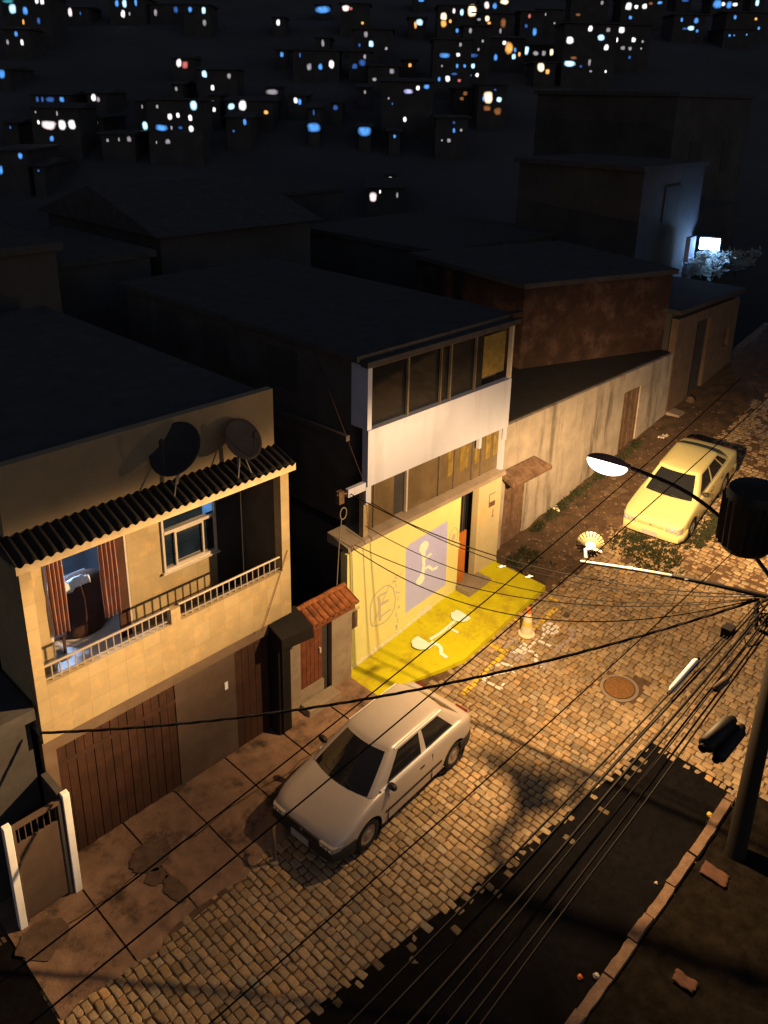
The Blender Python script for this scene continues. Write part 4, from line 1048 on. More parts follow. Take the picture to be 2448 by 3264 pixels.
def fake_pole_hoop():
    p = Vector((6.35,8.35,0))
    t = thing('bent_bollard', p, 'low bent pipe bollard in front of the silver car', 'bollard')
    m = MB(); m.tube([(6.34,8.30,-.05),(6.34,8.30,.42),(6.36,8.34,.50),(6.42,8.42,.53),(6.50,8.50,.50)], .032, 10); m.build('pipe', 'plaster_brown', t, smooth=True)
    m = MB(); m.lathe([(.001,-.02),(.09,-.02),(.09,.03),(.035,.04)], (6.34,8.30,0), 'Z', 16); m.build('base', 'concrete', t)
fake_pole_hoop()

# ------------------------------------------------------------------ POLE, LAMPS, CABLES
HUB = Vector((11.85, 3.12, 5.02))
def pole():
    p = Vector((11.82,2.86,0))
    t = thing('utility_pole', p, 'dark concrete utility pole at the kerb carrying the lamps and cables', 'pole')
    m = MB(); m.lathe([(.165,-.1),(.15,2),(.135,5),(.11,9)], p, 'Z', 20); m.build('shaft', 'concrete_pole', t, smooth=True)
    m = MB()
    for z in (4.6,5.0,5.5): m.lathe([(.15,0),(.165,.01),(.165,.07),(.15,.08)], p+Vector((0,0,z)), 'Z', 16)
    m.build('clamps', 'black_metal', t)
    m = MB(); m.tube([p+Vector((0,.14,4.4)), p+Vector((-.05,.36,4.45)), p+Vector((-.1,.4,4.9)), HUB, p+Vector((.02,.3,5.25)), p+Vector((0,.15,5.4))], .03, 8)
    for k in range(5):
        a = k*1.1; r = .16+.03*k
        m.tube([HUB+Vector((-.15+r*math.cos(q*.45+a)*.8, .05+r*math.sin(q*.45+a)*.6, -.25-.05*k+r*math.sin(q*.45))) for q in range(14)], .012, 6)
    m.build('cable_coils', 'cable', t)
    m = MB(); m.box(10.62,10.80,3.22,3.36,4.82,4.98); m.build('junction_box', 'black_metal', t)
    m = MB(); m.box(11.76,11.88,1.6,3.1,7.35,7.47); m.build('cross_arm', 'concrete_pole', t)
pole()
def transformer():
    t = thing('transformer', (11.55,3.62,5.75), 'bulky unlit transformer tank hung on the pole', 'transformer')
    c = Vector((11.62,3.55,5.78)); m = MB(); m.lathe([(.1,0),(.36,.02),(.42,.10),(.43,.9),(.40,.98),(.1,1.02)], c, 'Z', 28, (1.05,.9)); m.build('tank', 'black_metal', t, smooth=True)
    m = MB()
    for k in range(14):
        a = math.radians(60+k*16); x, y = c.x+.44*math.cos(a), c.y+.38*math.sin(a)
        m.hexa([(x-.01,y-.05,c.z+.12),(x+.01,y-.05,c.z+.12),(x+.01,y+.05,c.z+.12),(x-.01,y+.05,c.z+.12)],[(x-.01,y-.05,c.z+.85),(x+.01,y-.05,c.z+.85),(x+.01,y+.05,c.z+.85),(x-.01,y+.05,c.z+.85)])
    m.build('cooling_fins', 'black_metal', t)
    m = MB(); m.box(11.7,11.9,2.99,3.2,5.9,6.6); m.build('bracket', 'black_metal', t)
transformer()
def luminaire():
    # cobra head: long axis along the arm, which reaches out over the road
    ax = Vector((-.42,.90,.14)).normalized(); up = Vector((.42,.22,1)); up = (up-ax*up.dot(ax)).normalized(); sd = ax.cross(up)
    c = Vector((11.36,5.78,6.52))
    t = thing('street_lamp', HUB+Vector((0,0,.2)), 'lit street lamp with a glowing bowl on a curved arm over the road', 'street lamp')
    def head(prof, h0, h1, n=26, k=9, sq=1.0):
        m = MB(); vs = []; fs = []
        for i in range(k+1):
            f = i/k; r = math.cos(f*math.pi/2*.98); h = h0+(h1-h0)*math.sin(f*math.pi/2)
            for q in range(n):
                a = 2*math.pi*q/n; lx = math.cos(a)*.34*r*prof; ly = math.sin(a)*.145*r*prof
                if lx < 0: ly *= 1-.25*(-lx/.34); 
                vs.append(c+ax*lx+sd*ly+up*h)
        for i in range(k):
            for q in range(n): fs.append((i*n+q, i*n+(q+1)%n, (i+1)*n+(q+1)%n, (i+1)*n+q))
        fs.append(tuple(k*n+q for q in range(n))); m.add(vs, fs); return m
    head(1.0, 0, .13).build('housing', 'lamp_shell', t, smooth=True)
    head(.97, -.004, -.20).build('lens', 'lamp_lens', t, smooth=True)
    a = HUB+Vector((.02,.02,.25)); e = c-ax*.30+up*.02
    P = [a+(e-a)*f+Vector((0,0,.42*math.sin(f*math.pi)*(1-.3*f))) for f in [i/14 for i in range(15)]]
    m = MB(); m.tube(P, .032, 10); m.build('arm', 'black_metal', t, smooth=True)
    m = MB(); m.tube([e+ax*.06-ax*.12, e+ax*.1], .05, 10); m.tube([c-ax*.30-up*.03+sd*.1, c-ax*.38-up*.02+sd*.16], .012, 6); m.build('collar', 'lamp_shell', t)
luminaire()
def old_lamp():
    tip = Vector((10.72,5.72,4.98)); root = HUB+Vector((0,.05,-.02))
    t = thing('old_lamp', root, 'unlit old lamp with a ribbed tin plate shade on a pale straight arm', 'lamp')
    m = MB(); P = [root+(tip-root)*f+Vector((0,0,.05*math.sin(f*math.pi))) for f in [i/10 for i in range(11)]]
    m.tube(P[5:], .030, 12); m.build('arm', 'galvanised', t, smooth=True)
    m = MB(); m.tube(P[:6], .034, 12); m.build('arm_shaded', 'black_metal', t, smooth=True)  # pole half of the same pipe, coloured dark where lamp light falls off
    d = (tip-root).normalized()
    m = MB()
    for f in (.42,.72): m.lathe([(.04,-.02),(.045,0),(.04,.02)], root+(tip-root)*f+Vector((0,0,.045)), 'Z', 12)
    m.build('clamps', 'galvanised', t)
    n_ = Vector((-.87,-.47,.12)).normalized(); u = n_.orthogonal().normalized(); w = n_.cross(u)
    c = Vector((11.20,5.83,5.02)); k = 80; vs = []; fs = []
    m = MB()
    def rim_(r, a, up=0.0): return c+u*r*math.cos(a)+w*r*math.sin(a)+n_*(-.10*((r-.07)/.175)**1.6+up)
    for i in range(5):
        for q in range(40): m.quad(rim_(.07+.016*i,2*math.pi*q/40), rim_(.07+.016*i,2*math.pi*(q+1)/40), rim_(.086+.016*i,2*math.pi*(q+1)/40), rim_(.086+.016*i,2*math.pi*q/40))
    for q in range(22):      # pressed ribs standing proud toward the rim, open between
        a0 = 2*math.pi*q/22; a1 = a0+2*math.pi/22*.62
        for i in range(6):
            r0, r1 = .145+.014*i, .159+.014*i
            m.quad(rim_(r0,a0), rim_(r0,a1), rim_(r1,a1), rim_(r1,a0))
    m.build('ribbed_shade', 'reflector', t, solid=.006)
    s = MB()
    def lathe_dir(prof, base, axis):
        u2 = axis.orthogonal().normalized(); w2 = axis.cross(u2); vv = []; ff = []
        for r, h in prof:
            for q in range(16): a = 2*math.pi*q/16; vv.append(base+u2*r*math.cos(a)+w2*r*math.sin(a)+axis*h)
        for i in range(len(prof)-1):
            for q in range(16): ff.append((i*16+q,i*16+(q+1)%16,(i+1)*16+(q+1)%16,(i+1)*16+q))
        ff.append(tuple(range(15,-1,-1))); ff.append(tuple((len(prof)-1)*16+q for q in range(16))); s.add(vv, ff)
    lathe_dir([(.09,-.02),(.085,.03),(.065,.06),(.06,.12),(.03,.14)], c, n_)
    s.tube([tip+Vector((.12,-.02,.03)), tip+Vector((.2,.05,.12)), c+n_*.1], .03, 10)
    s.tube([c+n_*.11, c+n_*.1+Vector((.1,-.1,-.04)), c+n_*.02+Vector((.12,-.14,-.09))], .028, 8)
    s.build('socket', 'galvanised', t, smooth=True)
    return t
old_lamp()
def cable(name, label, p0, p1, sag, r, group=None, n=40, wob=0.0, twist=None, mat='cable'):
    p0, p1 = Vector(p0), Vector(p1); m = MB()
    def at(f): 
        q = p0+(p1-p0)*f-Vector((0,0,4*sag*f*(1-f)))
        if wob: q += Vector((0, wob*nz(f*5,p0.z*9), wob*nz(f*5,p0.y*9,3)))
        return q
    if twist:
        for s in range(twist):
            m.tube([at(i/(n*3))+Vector((0,math.cos(i*.55+s*6.283/twist),math.sin(i*.55+s*6.283/twist)))*r for i in range(n*3+1)], r, 6)
    else: m.tube([at(i/n) for i in range(n+1)], r, 6)
    o = m.build(name, mat, loc=p0, smooth=True)
    return tag(o, label, 'cable', group)
G = 'power and telephone cables over the street'
# mains wires: two strung over the road, two on the pole line, all climbing with the street
def along(a, b, za, zb, ext0=.35, ext1=1.2):
    A, B = onZ(*a, za), onZ(*b, zb); d = B-A
    return A-d*ext0, B+d*ext1
a, b = along((1000,2284),(1800,1650),7.2,7.75,1.3); cable('power_line', 'thin mains wire crossing highest over the yellow platform and pavement', a, b, .25, .0062, G)
a, b = along((700,2707),(1800,1799),7.3,7.8,1.0); cable('power_line', 'thin mains wire passing right over the roof of the silver car', a, b, .2, .0062, G)
a, b = along((1450,2548),(2172,1900),6.6,6.95,.9,.6); cable('power_line', 'thin mains wire running down the middle of the cobbled road', a, b, .1, .0062, G)
a, b = along((1567,2794),(2134,2208),4.9,4.95,1.0,.45); cable('telephone_cable', 'telephone cable that carries the pale lit splice sleeve', a, b, .02, .012, G)
W4 = (a, b)
# telephone bundle along the kerb
q = 0
lbs = ['leftmost thin telephone cable of the bundle above the kerb side','second telephone cable from the left in the bundle by the pole','slack telephone cable crossing the asphalt patch edge','thick black telephone cable in the middle of the bundle','telephone cable carrying the upper black splice sleeve','telephone cable carrying the lower black splice sleeve','low hanging telephone cable right of the black sleeves','rightmost telephone cable of the bundle near the pole','faint grey telephone cable lowest of the bundle']
ends = []
for i, (y, z, r) in enumerate([(3.28,4.85,.009),(3.12,4.9,.014),(2.98,4.8,.010),(2.88,4.95,.018),(2.66,4.8,.013),(2.50,4.7,.013),(2.72,4.5,.009),(2.36,4.75,.012),(3.05,4.45,.010)]):
    p0 = HUB+Vector((-.1,(y-2.9)*.35,(z-4.8)*.5-.1)); d = Vector((-14.5, y-2.9, z-4.8+rnd.uniform(-.1,.1)))
    p1 = Vector((-2.5, y*.98+rnd.uniform(-.12,.12), z+.1))
    cable('telephone_cable', lbs[i], p0, p1, .16+.05*rnd.random(), r, G, wob=.02)
    ends.append((p0, p1))
def sleeve(label, a, b, r, mat):
    a, b = Vector(a), Vector(b); d = b-a
    t = thing('splice_sleeve', a, label, 'cable sleeve', 'cable splice sleeves on the telephone cables')
    m = MB(); m.tube([a, a+d*.04, a+d*.08, a+d*.92, a+d*.96, b], [r*.45, r*.8, r, r, r*.8, r*.45], 14); m.build('tube', mat, t, smooth=True)
    for q in ([a-d*.06, a+d*.03],[b-d*.03, b+d*.06]):
        m = MB(); m.tube(q, r*.55, 10); m.build('end_cap', 'cable', t)
sleeve('pale lit splice sleeve on the cable left of the bundle', onZ(2136,2205,4.9), onZ(2222,2103,4.95), .045, 'white_paint')
sleeve('upper of the two fat black splice sleeves near the pole', onZ(2243,2382,4.8), onZ(2332,2297,4.85), .10, 'black_metal')
sleeve('lower of the two fat black splice sleeves near the pole', onZ(2285,2418,4.7), onZ(2362,2322,4.75), .085, 'black_metal')
sleeve('dull thin splice sleeve inside the cable bundle', onZ(2280,2198,4.9), onZ(2318,2165,4.92), .05, 'old_wood')
# twisted service cable to the balcony house
cable('service_cable', 'thick twisted cable from the pole to the left corner of the balcony house', HUB+Vector((-.05,.15,-.08)), (3.74,10.57,2.86), .5, .012, G, twist=3)
# service drops to the yellow house
dl = ['service drop from the white bracket end of the yellow house','service drop just under the white band of the yellow house','service drop crossing the lilac sign of the yellow house','service drop from the slab corner of the yellow house','lowest service drop over the yellow platform']
for i, (p, sg, r) in enumerate([((10.5,10.84,4.42),.55,.011),((11.05,10.80,4.05),.62,.009),((10.9,10.82,3.55),.70,.008),((10.6,10.82,3.22),.62,.009),((10.55,10.82,3.15),.95,.010)]):
    cable('service_drop', dl[i], p, HUB+Vector((-.02,.1+.05*i,-.05*i)), sg, r, G)
for lab, p in (('white insulator knob where the drops cross the far end of the platform', onZ(1597,1806,3.9)), ('white insulator knob hanging beyond the outer platform corner', onZ(1686,1838,4.0))):
    t = thing('insulator', p, lab, 'insulator'); m = MB(); m.lathe([(.008,-.04),(.022,-.025),(.012,0),(.024,.015),(.01,.04)], p, 'X', 12); m.build('body', 'white_paint', t, smooth=True)
    m = MB(); m.tube([p+Vector((-.1,.02,.02)), p, p+Vector((.1,-.03,-.02))], .012, 6); m.build('wire_tie', 'galvanised', t)
cable('house_cable_and_shadow', 'thin cable slanting down the side wall of the yellow house', (10.93,12.4,7.0), (10.92,10.87,4.5), .02, .008, G, mat='cloth_brown')
cable('house_cable_and_shadow', 'thin wire shadow drawn as a strand across the lower right of the balcony front', (8.62,10.585,4.0), (7.95,10.57,2.55), .02, .007, G, mat='wood_door')  # brown strand modelled in place of a wire's shadow on the wall
t = thing('wire_bracket', (10.3,10.9,4.3), 'small dark wire bracket with a hanging loop at the corner of the yellow house', 'bracket')
m = MB(); m.tube([(10.45,10.9,4.43),(10.15,10.88,4.5)], .02, 6); m.box(10.18,10.32,10.84,10.95,4.28,4.55); m.build('arm', 'old_wood', t)
m = MB(); m.tube([Vector((10.3+.09*math.cos(k*.5),10.85,4.05+.13*math.sin(k*.5))) for k in range(14)], .012, 6); m.tube([(10.25,10.85,3.95),(10.2,10.87,3.3),(10.15,10.88,2.4)], .012, 6); m.build('cable_loop', 'rail_metal', t)

# ------------------------------------------------------------------ litter, rubble, weeds
def scrap(name, label, cat, p, size, mat, sd):
    m = MB(); r2 = random.Random(sd); n = 9
    def fn(u, v): return (p[0]+(u-.5)*size[0]+.12*size[0]*nz(u*3,v*3,sd), p[1]+(v-.5)*size[1]+.12*size[1]*nz(u*3,v*3,sd+4), p[2]+.008+size[2]*(.5+.8*nz(u*2.7,v*2.7,sd+7)))
    m.grid(n, n, fn); return tag(m.build(name, mat, loc=p, solid=.006, smooth=True), label, cat)
def gpt(x, y, dz=0): 
    p = ong(x, y); return (p.x, p.y, p.z+dz)
def crumple(name, label, cat, p, r, mat, sd):
    m = MB(); n = 10; vs = []; fs = []
    for i in range(7):
        th = math.pi*i/6
        for k in range(n):
            a = 2*math.pi*k/n; d = Vector((math.sin(th)*math.cos(a), math.sin(th)*math.sin(a), math.cos(th)*.8)); q = r*(1+.5*nz(d.x*1.6+sd,d.y*1.6,d.z*1.6)); vs.append(Vector(p)+Vector((0,0,r*.7))+d*q)
    for i in range(6):
        for k in range(n): fs.append((i*n+k,i*n+(k+1)%n,(i+1)*n+(k+1)%n,(i+1)*n+k))
    m.add(vs, fs); return tag(m.build(name, mat, loc=p), label, cat)
crumple('crumpled_paper', 'yellowish crumpled paper ball on the asphalt near the pole', 'litter', gpt(2262,2603), .05, 'litter_yellow', 1)
crumple('crumpled_paper', 'tiny orange scrap on the dark asphalt low in the road', 'litter', gpt(1848,3118), .04, 'cone_orange', 5)
crumple('crumpled_paper', 'pale crumpled scrap against the kerb low in the road', 'litter', gpt(1900,3116), .05, 'litter_pale', 9)
crumple('crumpled_paper', 'small white scrap in the middle of the dark asphalt', 'litter', gpt(2091,2817), .028, 'litter_pale', 12)
crumple('stone', 'pale stone lying by the front of the yellow sedan', 'stone', gpt(1972,1692), .07, 'rubble', 3)
crumple('stone', 'light stone beside the road symbol beyond the cone', 'stone', gpt(1805,1965), .07, 'rubble', 8)
crumple('stone', 'bright stone at the foot of the dim corner house', 'stone', gpt(2200,1283), .16, 'rubble', 15)
scrap('cardboard', 'brown torn cardboard lying on the dark verge beyond the kerb', 'cardboard', gpt(2275,2800,.06), (.26,.42,.06), 'cardboard', 3)
scrap('cardboard', 'small brown cardboard strip lying low on the dark verge', 'cardboard', gpt(2180,3140,.06), (.2,.32,.04), 'cardboard', 13)
scrap('flattened_carton', 'pale flattened carton on the dirt beside the yellow sedan bonnet', 'carton', gpt(1958,1566), (.75,.55,.05), 'rubble', 21)
scrap('plastic_bag', 'pale plastic bag on the dirt at the foot of the stained wall', 'plastic bag', gpt(1780,1625), (.3,.25,.09), 'litter_pale', 31)
scrap('plastic_bag', 'small pale plastic bag by the wall behind the yellow sedan', 'plastic bag', gpt(2115,1395), (.45,.2,.09), 'litter_pale', 37)
scrap('rag', 'light rag lying on the cobbles below the ribbed lamp', 'rag', gpt(2000,1787), (.42,.2,.05), 'rubble', 41)
def rubble():
    m = MB(); r2 = random.Random(5)
    for i in range(1100):
        if i < 700: X = 16+r2.random()**1.2*11; Y = 9.0+r2.random()*2.1
        else: X = 15.9+r2.random()*7; Y = 7.2+r2.random()*3.4
        s = .02+.055*r2.random()**3; z = zt(X)+(.0 if Y < 9 else .015)
        vs = []; 
        for d in ((1,0,0),(-1,0,0),(0,1,0),(0,-1,0),(0,0,.7),(0,0,-.6)):
            vs.append((X+d[0]*s*r2.uniform(.6,1.4), Y+d[1]*s*r2.uniform(.6,1.4), z+d[2]*s*r2.uniform(.6,1.2)))
        m.add(vs, [(0,2,4),(2,1,4),(1,3,4),(3,0,4),(2,0,5),(1,2,5),(3,1,5),(0,3,5)])
    return tag(m.build('rubble', 'rubble', loc=(18,9.5,.7)), 'loose stones and rubble on the dirt along the wall', 'rubble', kind='stuff')
rubble()
def weeds():
    m = MB(); r2 = random.Random(11)
    spots = []
    for i in range(260):
        a = r2.random(); spots.append((18.6+r2.gauss(0,.35)+.3*a, 7.3+a*1.7+r2.gauss(0,.15), .10))
    for i in range(150): spots.append((19.6+r2.random()*1.6, 7.25+r2.gauss(0,.15), .10))
    for i in range(220): X = 17.6+r2.random()*6; spots.append((X, 11.05-abs(r2.gauss(0,.12)), .14))
    for i in range(90): spots.append((15.95+r2.random()*1.0, 10.7-abs(r2.gauss(0,.3)), .1))
    for x, y, h in spots:
        z = zt(x)
        for k in range(7):
            a = r2.random()*6.28; l = h*r2.uniform(.5,1.2); dx, dy = math.cos(a), math.sin(a); w = .010
            p = (x+r2.gauss(0,.03), y+r2.gauss(0,.03))
            m.add([(p[0]-dy*w,p[1]+dx*w,z),(p[0]+dy*w,p[1]-dx*w,z),(p[0]+dx*l*.5+dy*w*.7,p[1]+dy*l*.5-dx*w*.7,z+l*.7),(p[0]+dx*l*.9,p[1]+dy*l*.9,z+l*.75),(p[0]+dx*l*.5-dy*w*.7,p[1]+dy*l*.5+dx*w*.7,z+l*.7)], [(0,1,2,3,4)])
    return tag(m.build('weeds', 'leaf', loc=(19,9,1), fix=False), 'low weeds round the yellow sedan and along the wall', 'weeds', kind='stuff')
weeds()

# ------------------------------------------------------------------ unlit houses behind the street
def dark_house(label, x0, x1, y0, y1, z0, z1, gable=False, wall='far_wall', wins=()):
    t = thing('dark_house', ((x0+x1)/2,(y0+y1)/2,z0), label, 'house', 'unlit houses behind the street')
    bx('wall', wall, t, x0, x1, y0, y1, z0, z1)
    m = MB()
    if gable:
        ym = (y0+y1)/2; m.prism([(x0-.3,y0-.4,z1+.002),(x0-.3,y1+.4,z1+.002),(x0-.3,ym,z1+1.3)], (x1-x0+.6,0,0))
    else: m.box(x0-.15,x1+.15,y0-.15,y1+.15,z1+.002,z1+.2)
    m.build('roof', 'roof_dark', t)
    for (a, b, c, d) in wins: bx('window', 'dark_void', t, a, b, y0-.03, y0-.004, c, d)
dark_house('tall unlit house with a dark flat roof behind the balcony house', 5.5, 9.6, 21, 28, -1, 8.1, wins=((6,7,4.5,6),))
dark_house('unlit house with a tiled gable roof far behind the left neighbour', -3, 4.5, 24, 33, -2, 6.0, True)
dark_house('unlit flat house between the balcony house and the yellow house', 10.2, 13.5, 23, 29, -1, 7.2, wins=((11,12,4.5,5.8),))
dark_house('unlit gabled house behind the roof of the yellow house', 14.5, 21, 24, 32, -1, 7.6, True)
dark_house('unlit flat roofed house behind the brick house', 24, 32, 20, 28, 0, 6.4, wins=((26,27.2,4.5,5.8),))
dark_house('broad unlit house below the hillside lights on the left', 2, 11, 36, 44, -3, 5.0)
dark_house('unlit house with a low gable in the middle distance', 15, 23, 38, 46, -3, 5.3, True)
dark_house('unlit block in the middle distance right of centre', 26, 34, 36, 44, -2, 6.8)
dark_house('high unlit house up the street at the right edge', 40, 49, 19, 27, 2, 12.3, wins=((42,43.4,8.5,10.2),(46,47,8.5,10.2)))
dark_house('unlit house across the street at the far right', 31, 42, 2.5, 8.0, 2, 8.5)

# house with the bright blue-white lamp
def led_house():
    t = thing('blue_lit_house', (36,16,4), 'house corner washed by a bright blue white lamp', 'house')
    bx('wall', 'far_wall', t, 31.6, 37.2, 16.0, 22, 2, 9.4); bx('roof', 'roof_dark', t, 31.4, 37.4, 15.9, 22.2, 9.402, 9.6)
    bx('window', 'dark_void', t, 33.6, 35.0, 15.96, 15.996, 7.2, 8.7)
    bx('annex_wall', 'far_wall', t, 37.6, 42.5, 16.3, 22, 2, 7.4)
led_house()
lp = onY(2262, 778, 15.2)
t = thing('led_floodlight', lp, 'bright blue white floodlight shining under leaves at the right', 'lamp')
EM('led_blue', (.62,.85,1), 20.0)
cdh = (CAMP-lp); cdh.z = 0; cdh.normalize(); rth = Vector((-cdh.y, cdh.x, 0))
def obox(m, c, w0, w1, d0, d1, z0, z1):
    q = lambda w, d, z: tuple(c+rth*w+cdh*d+Vector((0,0,z)))
    return m.hexa([q(w0,d0,z0),q(w1,d0,z0),q(w1,d1,z0),q(w0,d1,z0)],[q(w0,d0,z1),q(w1,d0,z1),q(w1,d1,z1),q(w0,d1,z1)])
obox(MB(), lp, -.42, .42, .0, .02, -.24, .26).build('light_panel', 'led_blue', t)
obox(MB(), lp, -.48, .48, -.12, -.002, -.30, .32).build('casing', 'black_metal', t)
m = MB(); m.tube([(lp.x,lp.y+.05,lp.z-.1),(lp.x,lp.y+.05,2)], .06, 8); m.build('post', 'black_metal', t)
l2 = bpy.data.lights.new('floodlight', 'POINT'); l2.energy = 210; l2.color = (.25,.5,1.0); l2.shadow_soft_size = .15
o2 = bpy.data.objects.new('floodlight', l2); o2.location = lp+cdh*.16; COL.objects.link(o2)
t = thing('white_gate_post', onY(2205,800,15.4), 'pale wall end lit bright blue beside the floodlight', 'wall')
c = onY(2205,800,15.4); m = MB(); m.box(c.x-.28,c.x+.28,c.y,c.y+.2,2,c.z+.62); m.build('wall_face', 'white_wall', t)
M('leaf_grey', (.55,.6,.55), rough=.6, var=.4, scale=6)
_nt = MATS['leaf_grey'].node_tree; _tr = _nt.nodes.new('ShaderNodeBsdfTranslucent'); _tr.inputs[0].default_value = (.75,.8,.78,1); _mx = _nt.nodes.new('ShaderNodeMixShader'); _mx.inputs[0].default_value = .5
_nt.links.new(_nt.nodes['Principled BSDF'].outputs[0], _mx.inputs[1]); _nt.links.new(_tr.outputs[0], _mx.inputs[2]); _nt.links.new(_mx.outputs[0], _nt.nodes['Material Output'].inputs[0])
def bush(label, c, r, n, sd, mat='leaf_grey'):
    r2 = random.Random(sd); m = MB(); cl = [(r2.uniform(-1,1),r2.uniform(-1,1),r2.uniform(-.9,.9)) for _ in range(9)]
    for i in range(n):
        k_ = cl[r2.randrange(len(cl))]; p = Vector(c)+Vector(((k_[0]+r2.gauss(0,.22))*r[0],(k_[1]+r2.gauss(0,.3))*r[1],(k_[2]+r2.gauss(0,.2))*r[2]))
        a = Vector((r2.gauss(0,1),r2.gauss(0,1),r2.gauss(0,1))).normalized(); b = a.orthogonal().normalized(); s = r2.uniform(.05,.12)
        m.add([p-a*s*1.5, p+b*s*.7, p+a*s*1.5, p-b*s*.7], [(0,1,2,3)])
    t = thing('bush', c, label, 'bush'); m.build('foliage', mat, t, fix=False)
    s_ = MB(); s_.tube([Vector(c)-Vector((0,0,r[2]*2.2)), Vector(c)], .05, 6)
    for k in range(5): s_.tube([Vector(c)-Vector((0,0,r[2]*.6)), Vector(c)+Vector((r[0]*.6*math.cos(k*1.25), r[1]*.6*math.sin(k*1.25), r[2]*.4))], .02, 5)
    s_.build('stem', 'old_wood', t)
c = onY(2275,838,14.75); bush('leafy bush below the floodlight with blue lit leaves', c, (1.3,.5,.6), 900, 3)
c = onY(2350,822,14.9); bush('smaller leafy bush right of the floodlight', c, (1.3,.4,.4), 600, 8)
# --- HILL
# ------------------------------------------------------------------ houses across the valley, each lit window where the photo has a light
LA = """55,38,34,40,c 110,45,26,34,b 35,5,50,18,g 160,5,18,22,w 183,8,20,24,w 102,95,12,22,o 168,90,18,28,k 163,135,20,26,w 70,147,18,24,b 34,182,14,22,d 96,182,16,26,w 304,53,20,36,p 348,58,8,16,k 505,15,18,28,b 539,16,22,34,c 532,60,20,32,w 587,12,14,28,b 560,60,10,16,d 673,55,16,28,d 760,42,22,28,k 822,42,20,24,b 880,46,20,30,c 884,98,18,26,d 1202,97,18,26,w 1395,42,70,30,b 1494,36,36,26,p 1516,38,16,14,r 1566,100,14,14,o 1581,148,20,24,d 1395,186,16,30,d 1603,190,24,28,c 1553,195,12,18,k 1218,236,18,24,b 1296,238,10,22,k 1336,288,24,30,d 1384,288,20,28,b 1432,278,26,36,w 1532,287,26,24,k 1565,270,36,30,k 1576,245,14,22,d 774,272,24,38,w 800,280,30,34,r 884,320,24,32,c 762,384,14,20,d 990,328,20,24,d 919,380,18,26,w 920,432,16,10,d 10,320,30,40,b 1175,397,60,24,d 838,455,36,44,c 926,473,18,22,w 1000,460,34,28,c 1048,455,38,46,w 1278,434,22,26,w 1295,440,20,26,b 1356,486,10,30,k 1450,465,26,26,k 1150,485,22,20,o 1058,528,18,28,b 1010,566,14,14,k 163,430,16,28,k 185,430,14,26,k 218,430,44,24,k 268,430,24,26,b 405,422,24,32,w 425,430,18,24,d 615,460,10,20,d 648,458,10,18,k 680,460,14,18,d 666,502,16,26,b 735,504,24,30,w 770,499,18,24,w 823,508,20,28,w 168,528,12,20,w 212,541,70,42,p 270,540,36,44,w 312,538,34,44,w 248,490,10,22,d 155,484,8,12,d 628,543,26,36,c 700,552,60,30,b 742,552,12,20,d 780,552,26,14,k 827,556,24,28,w 418,530,14,20,d 225,598,22,26,b 558,601,24,28,d 515,603,10,20,d 466,606,14,16,d 726,612,26,24,d 677,615,8,14,d 46,550,12,16,k 90,673,24,32,b 6,735,20,40,b 168,737,14,14,k 1356,551,66,42,b 1575,566,66,42,b 1577,398,12,18,d 1618,343,22,16,d 1612,850,38,44,p 1642,828,10,18,w 272,1266,10,20,k"""
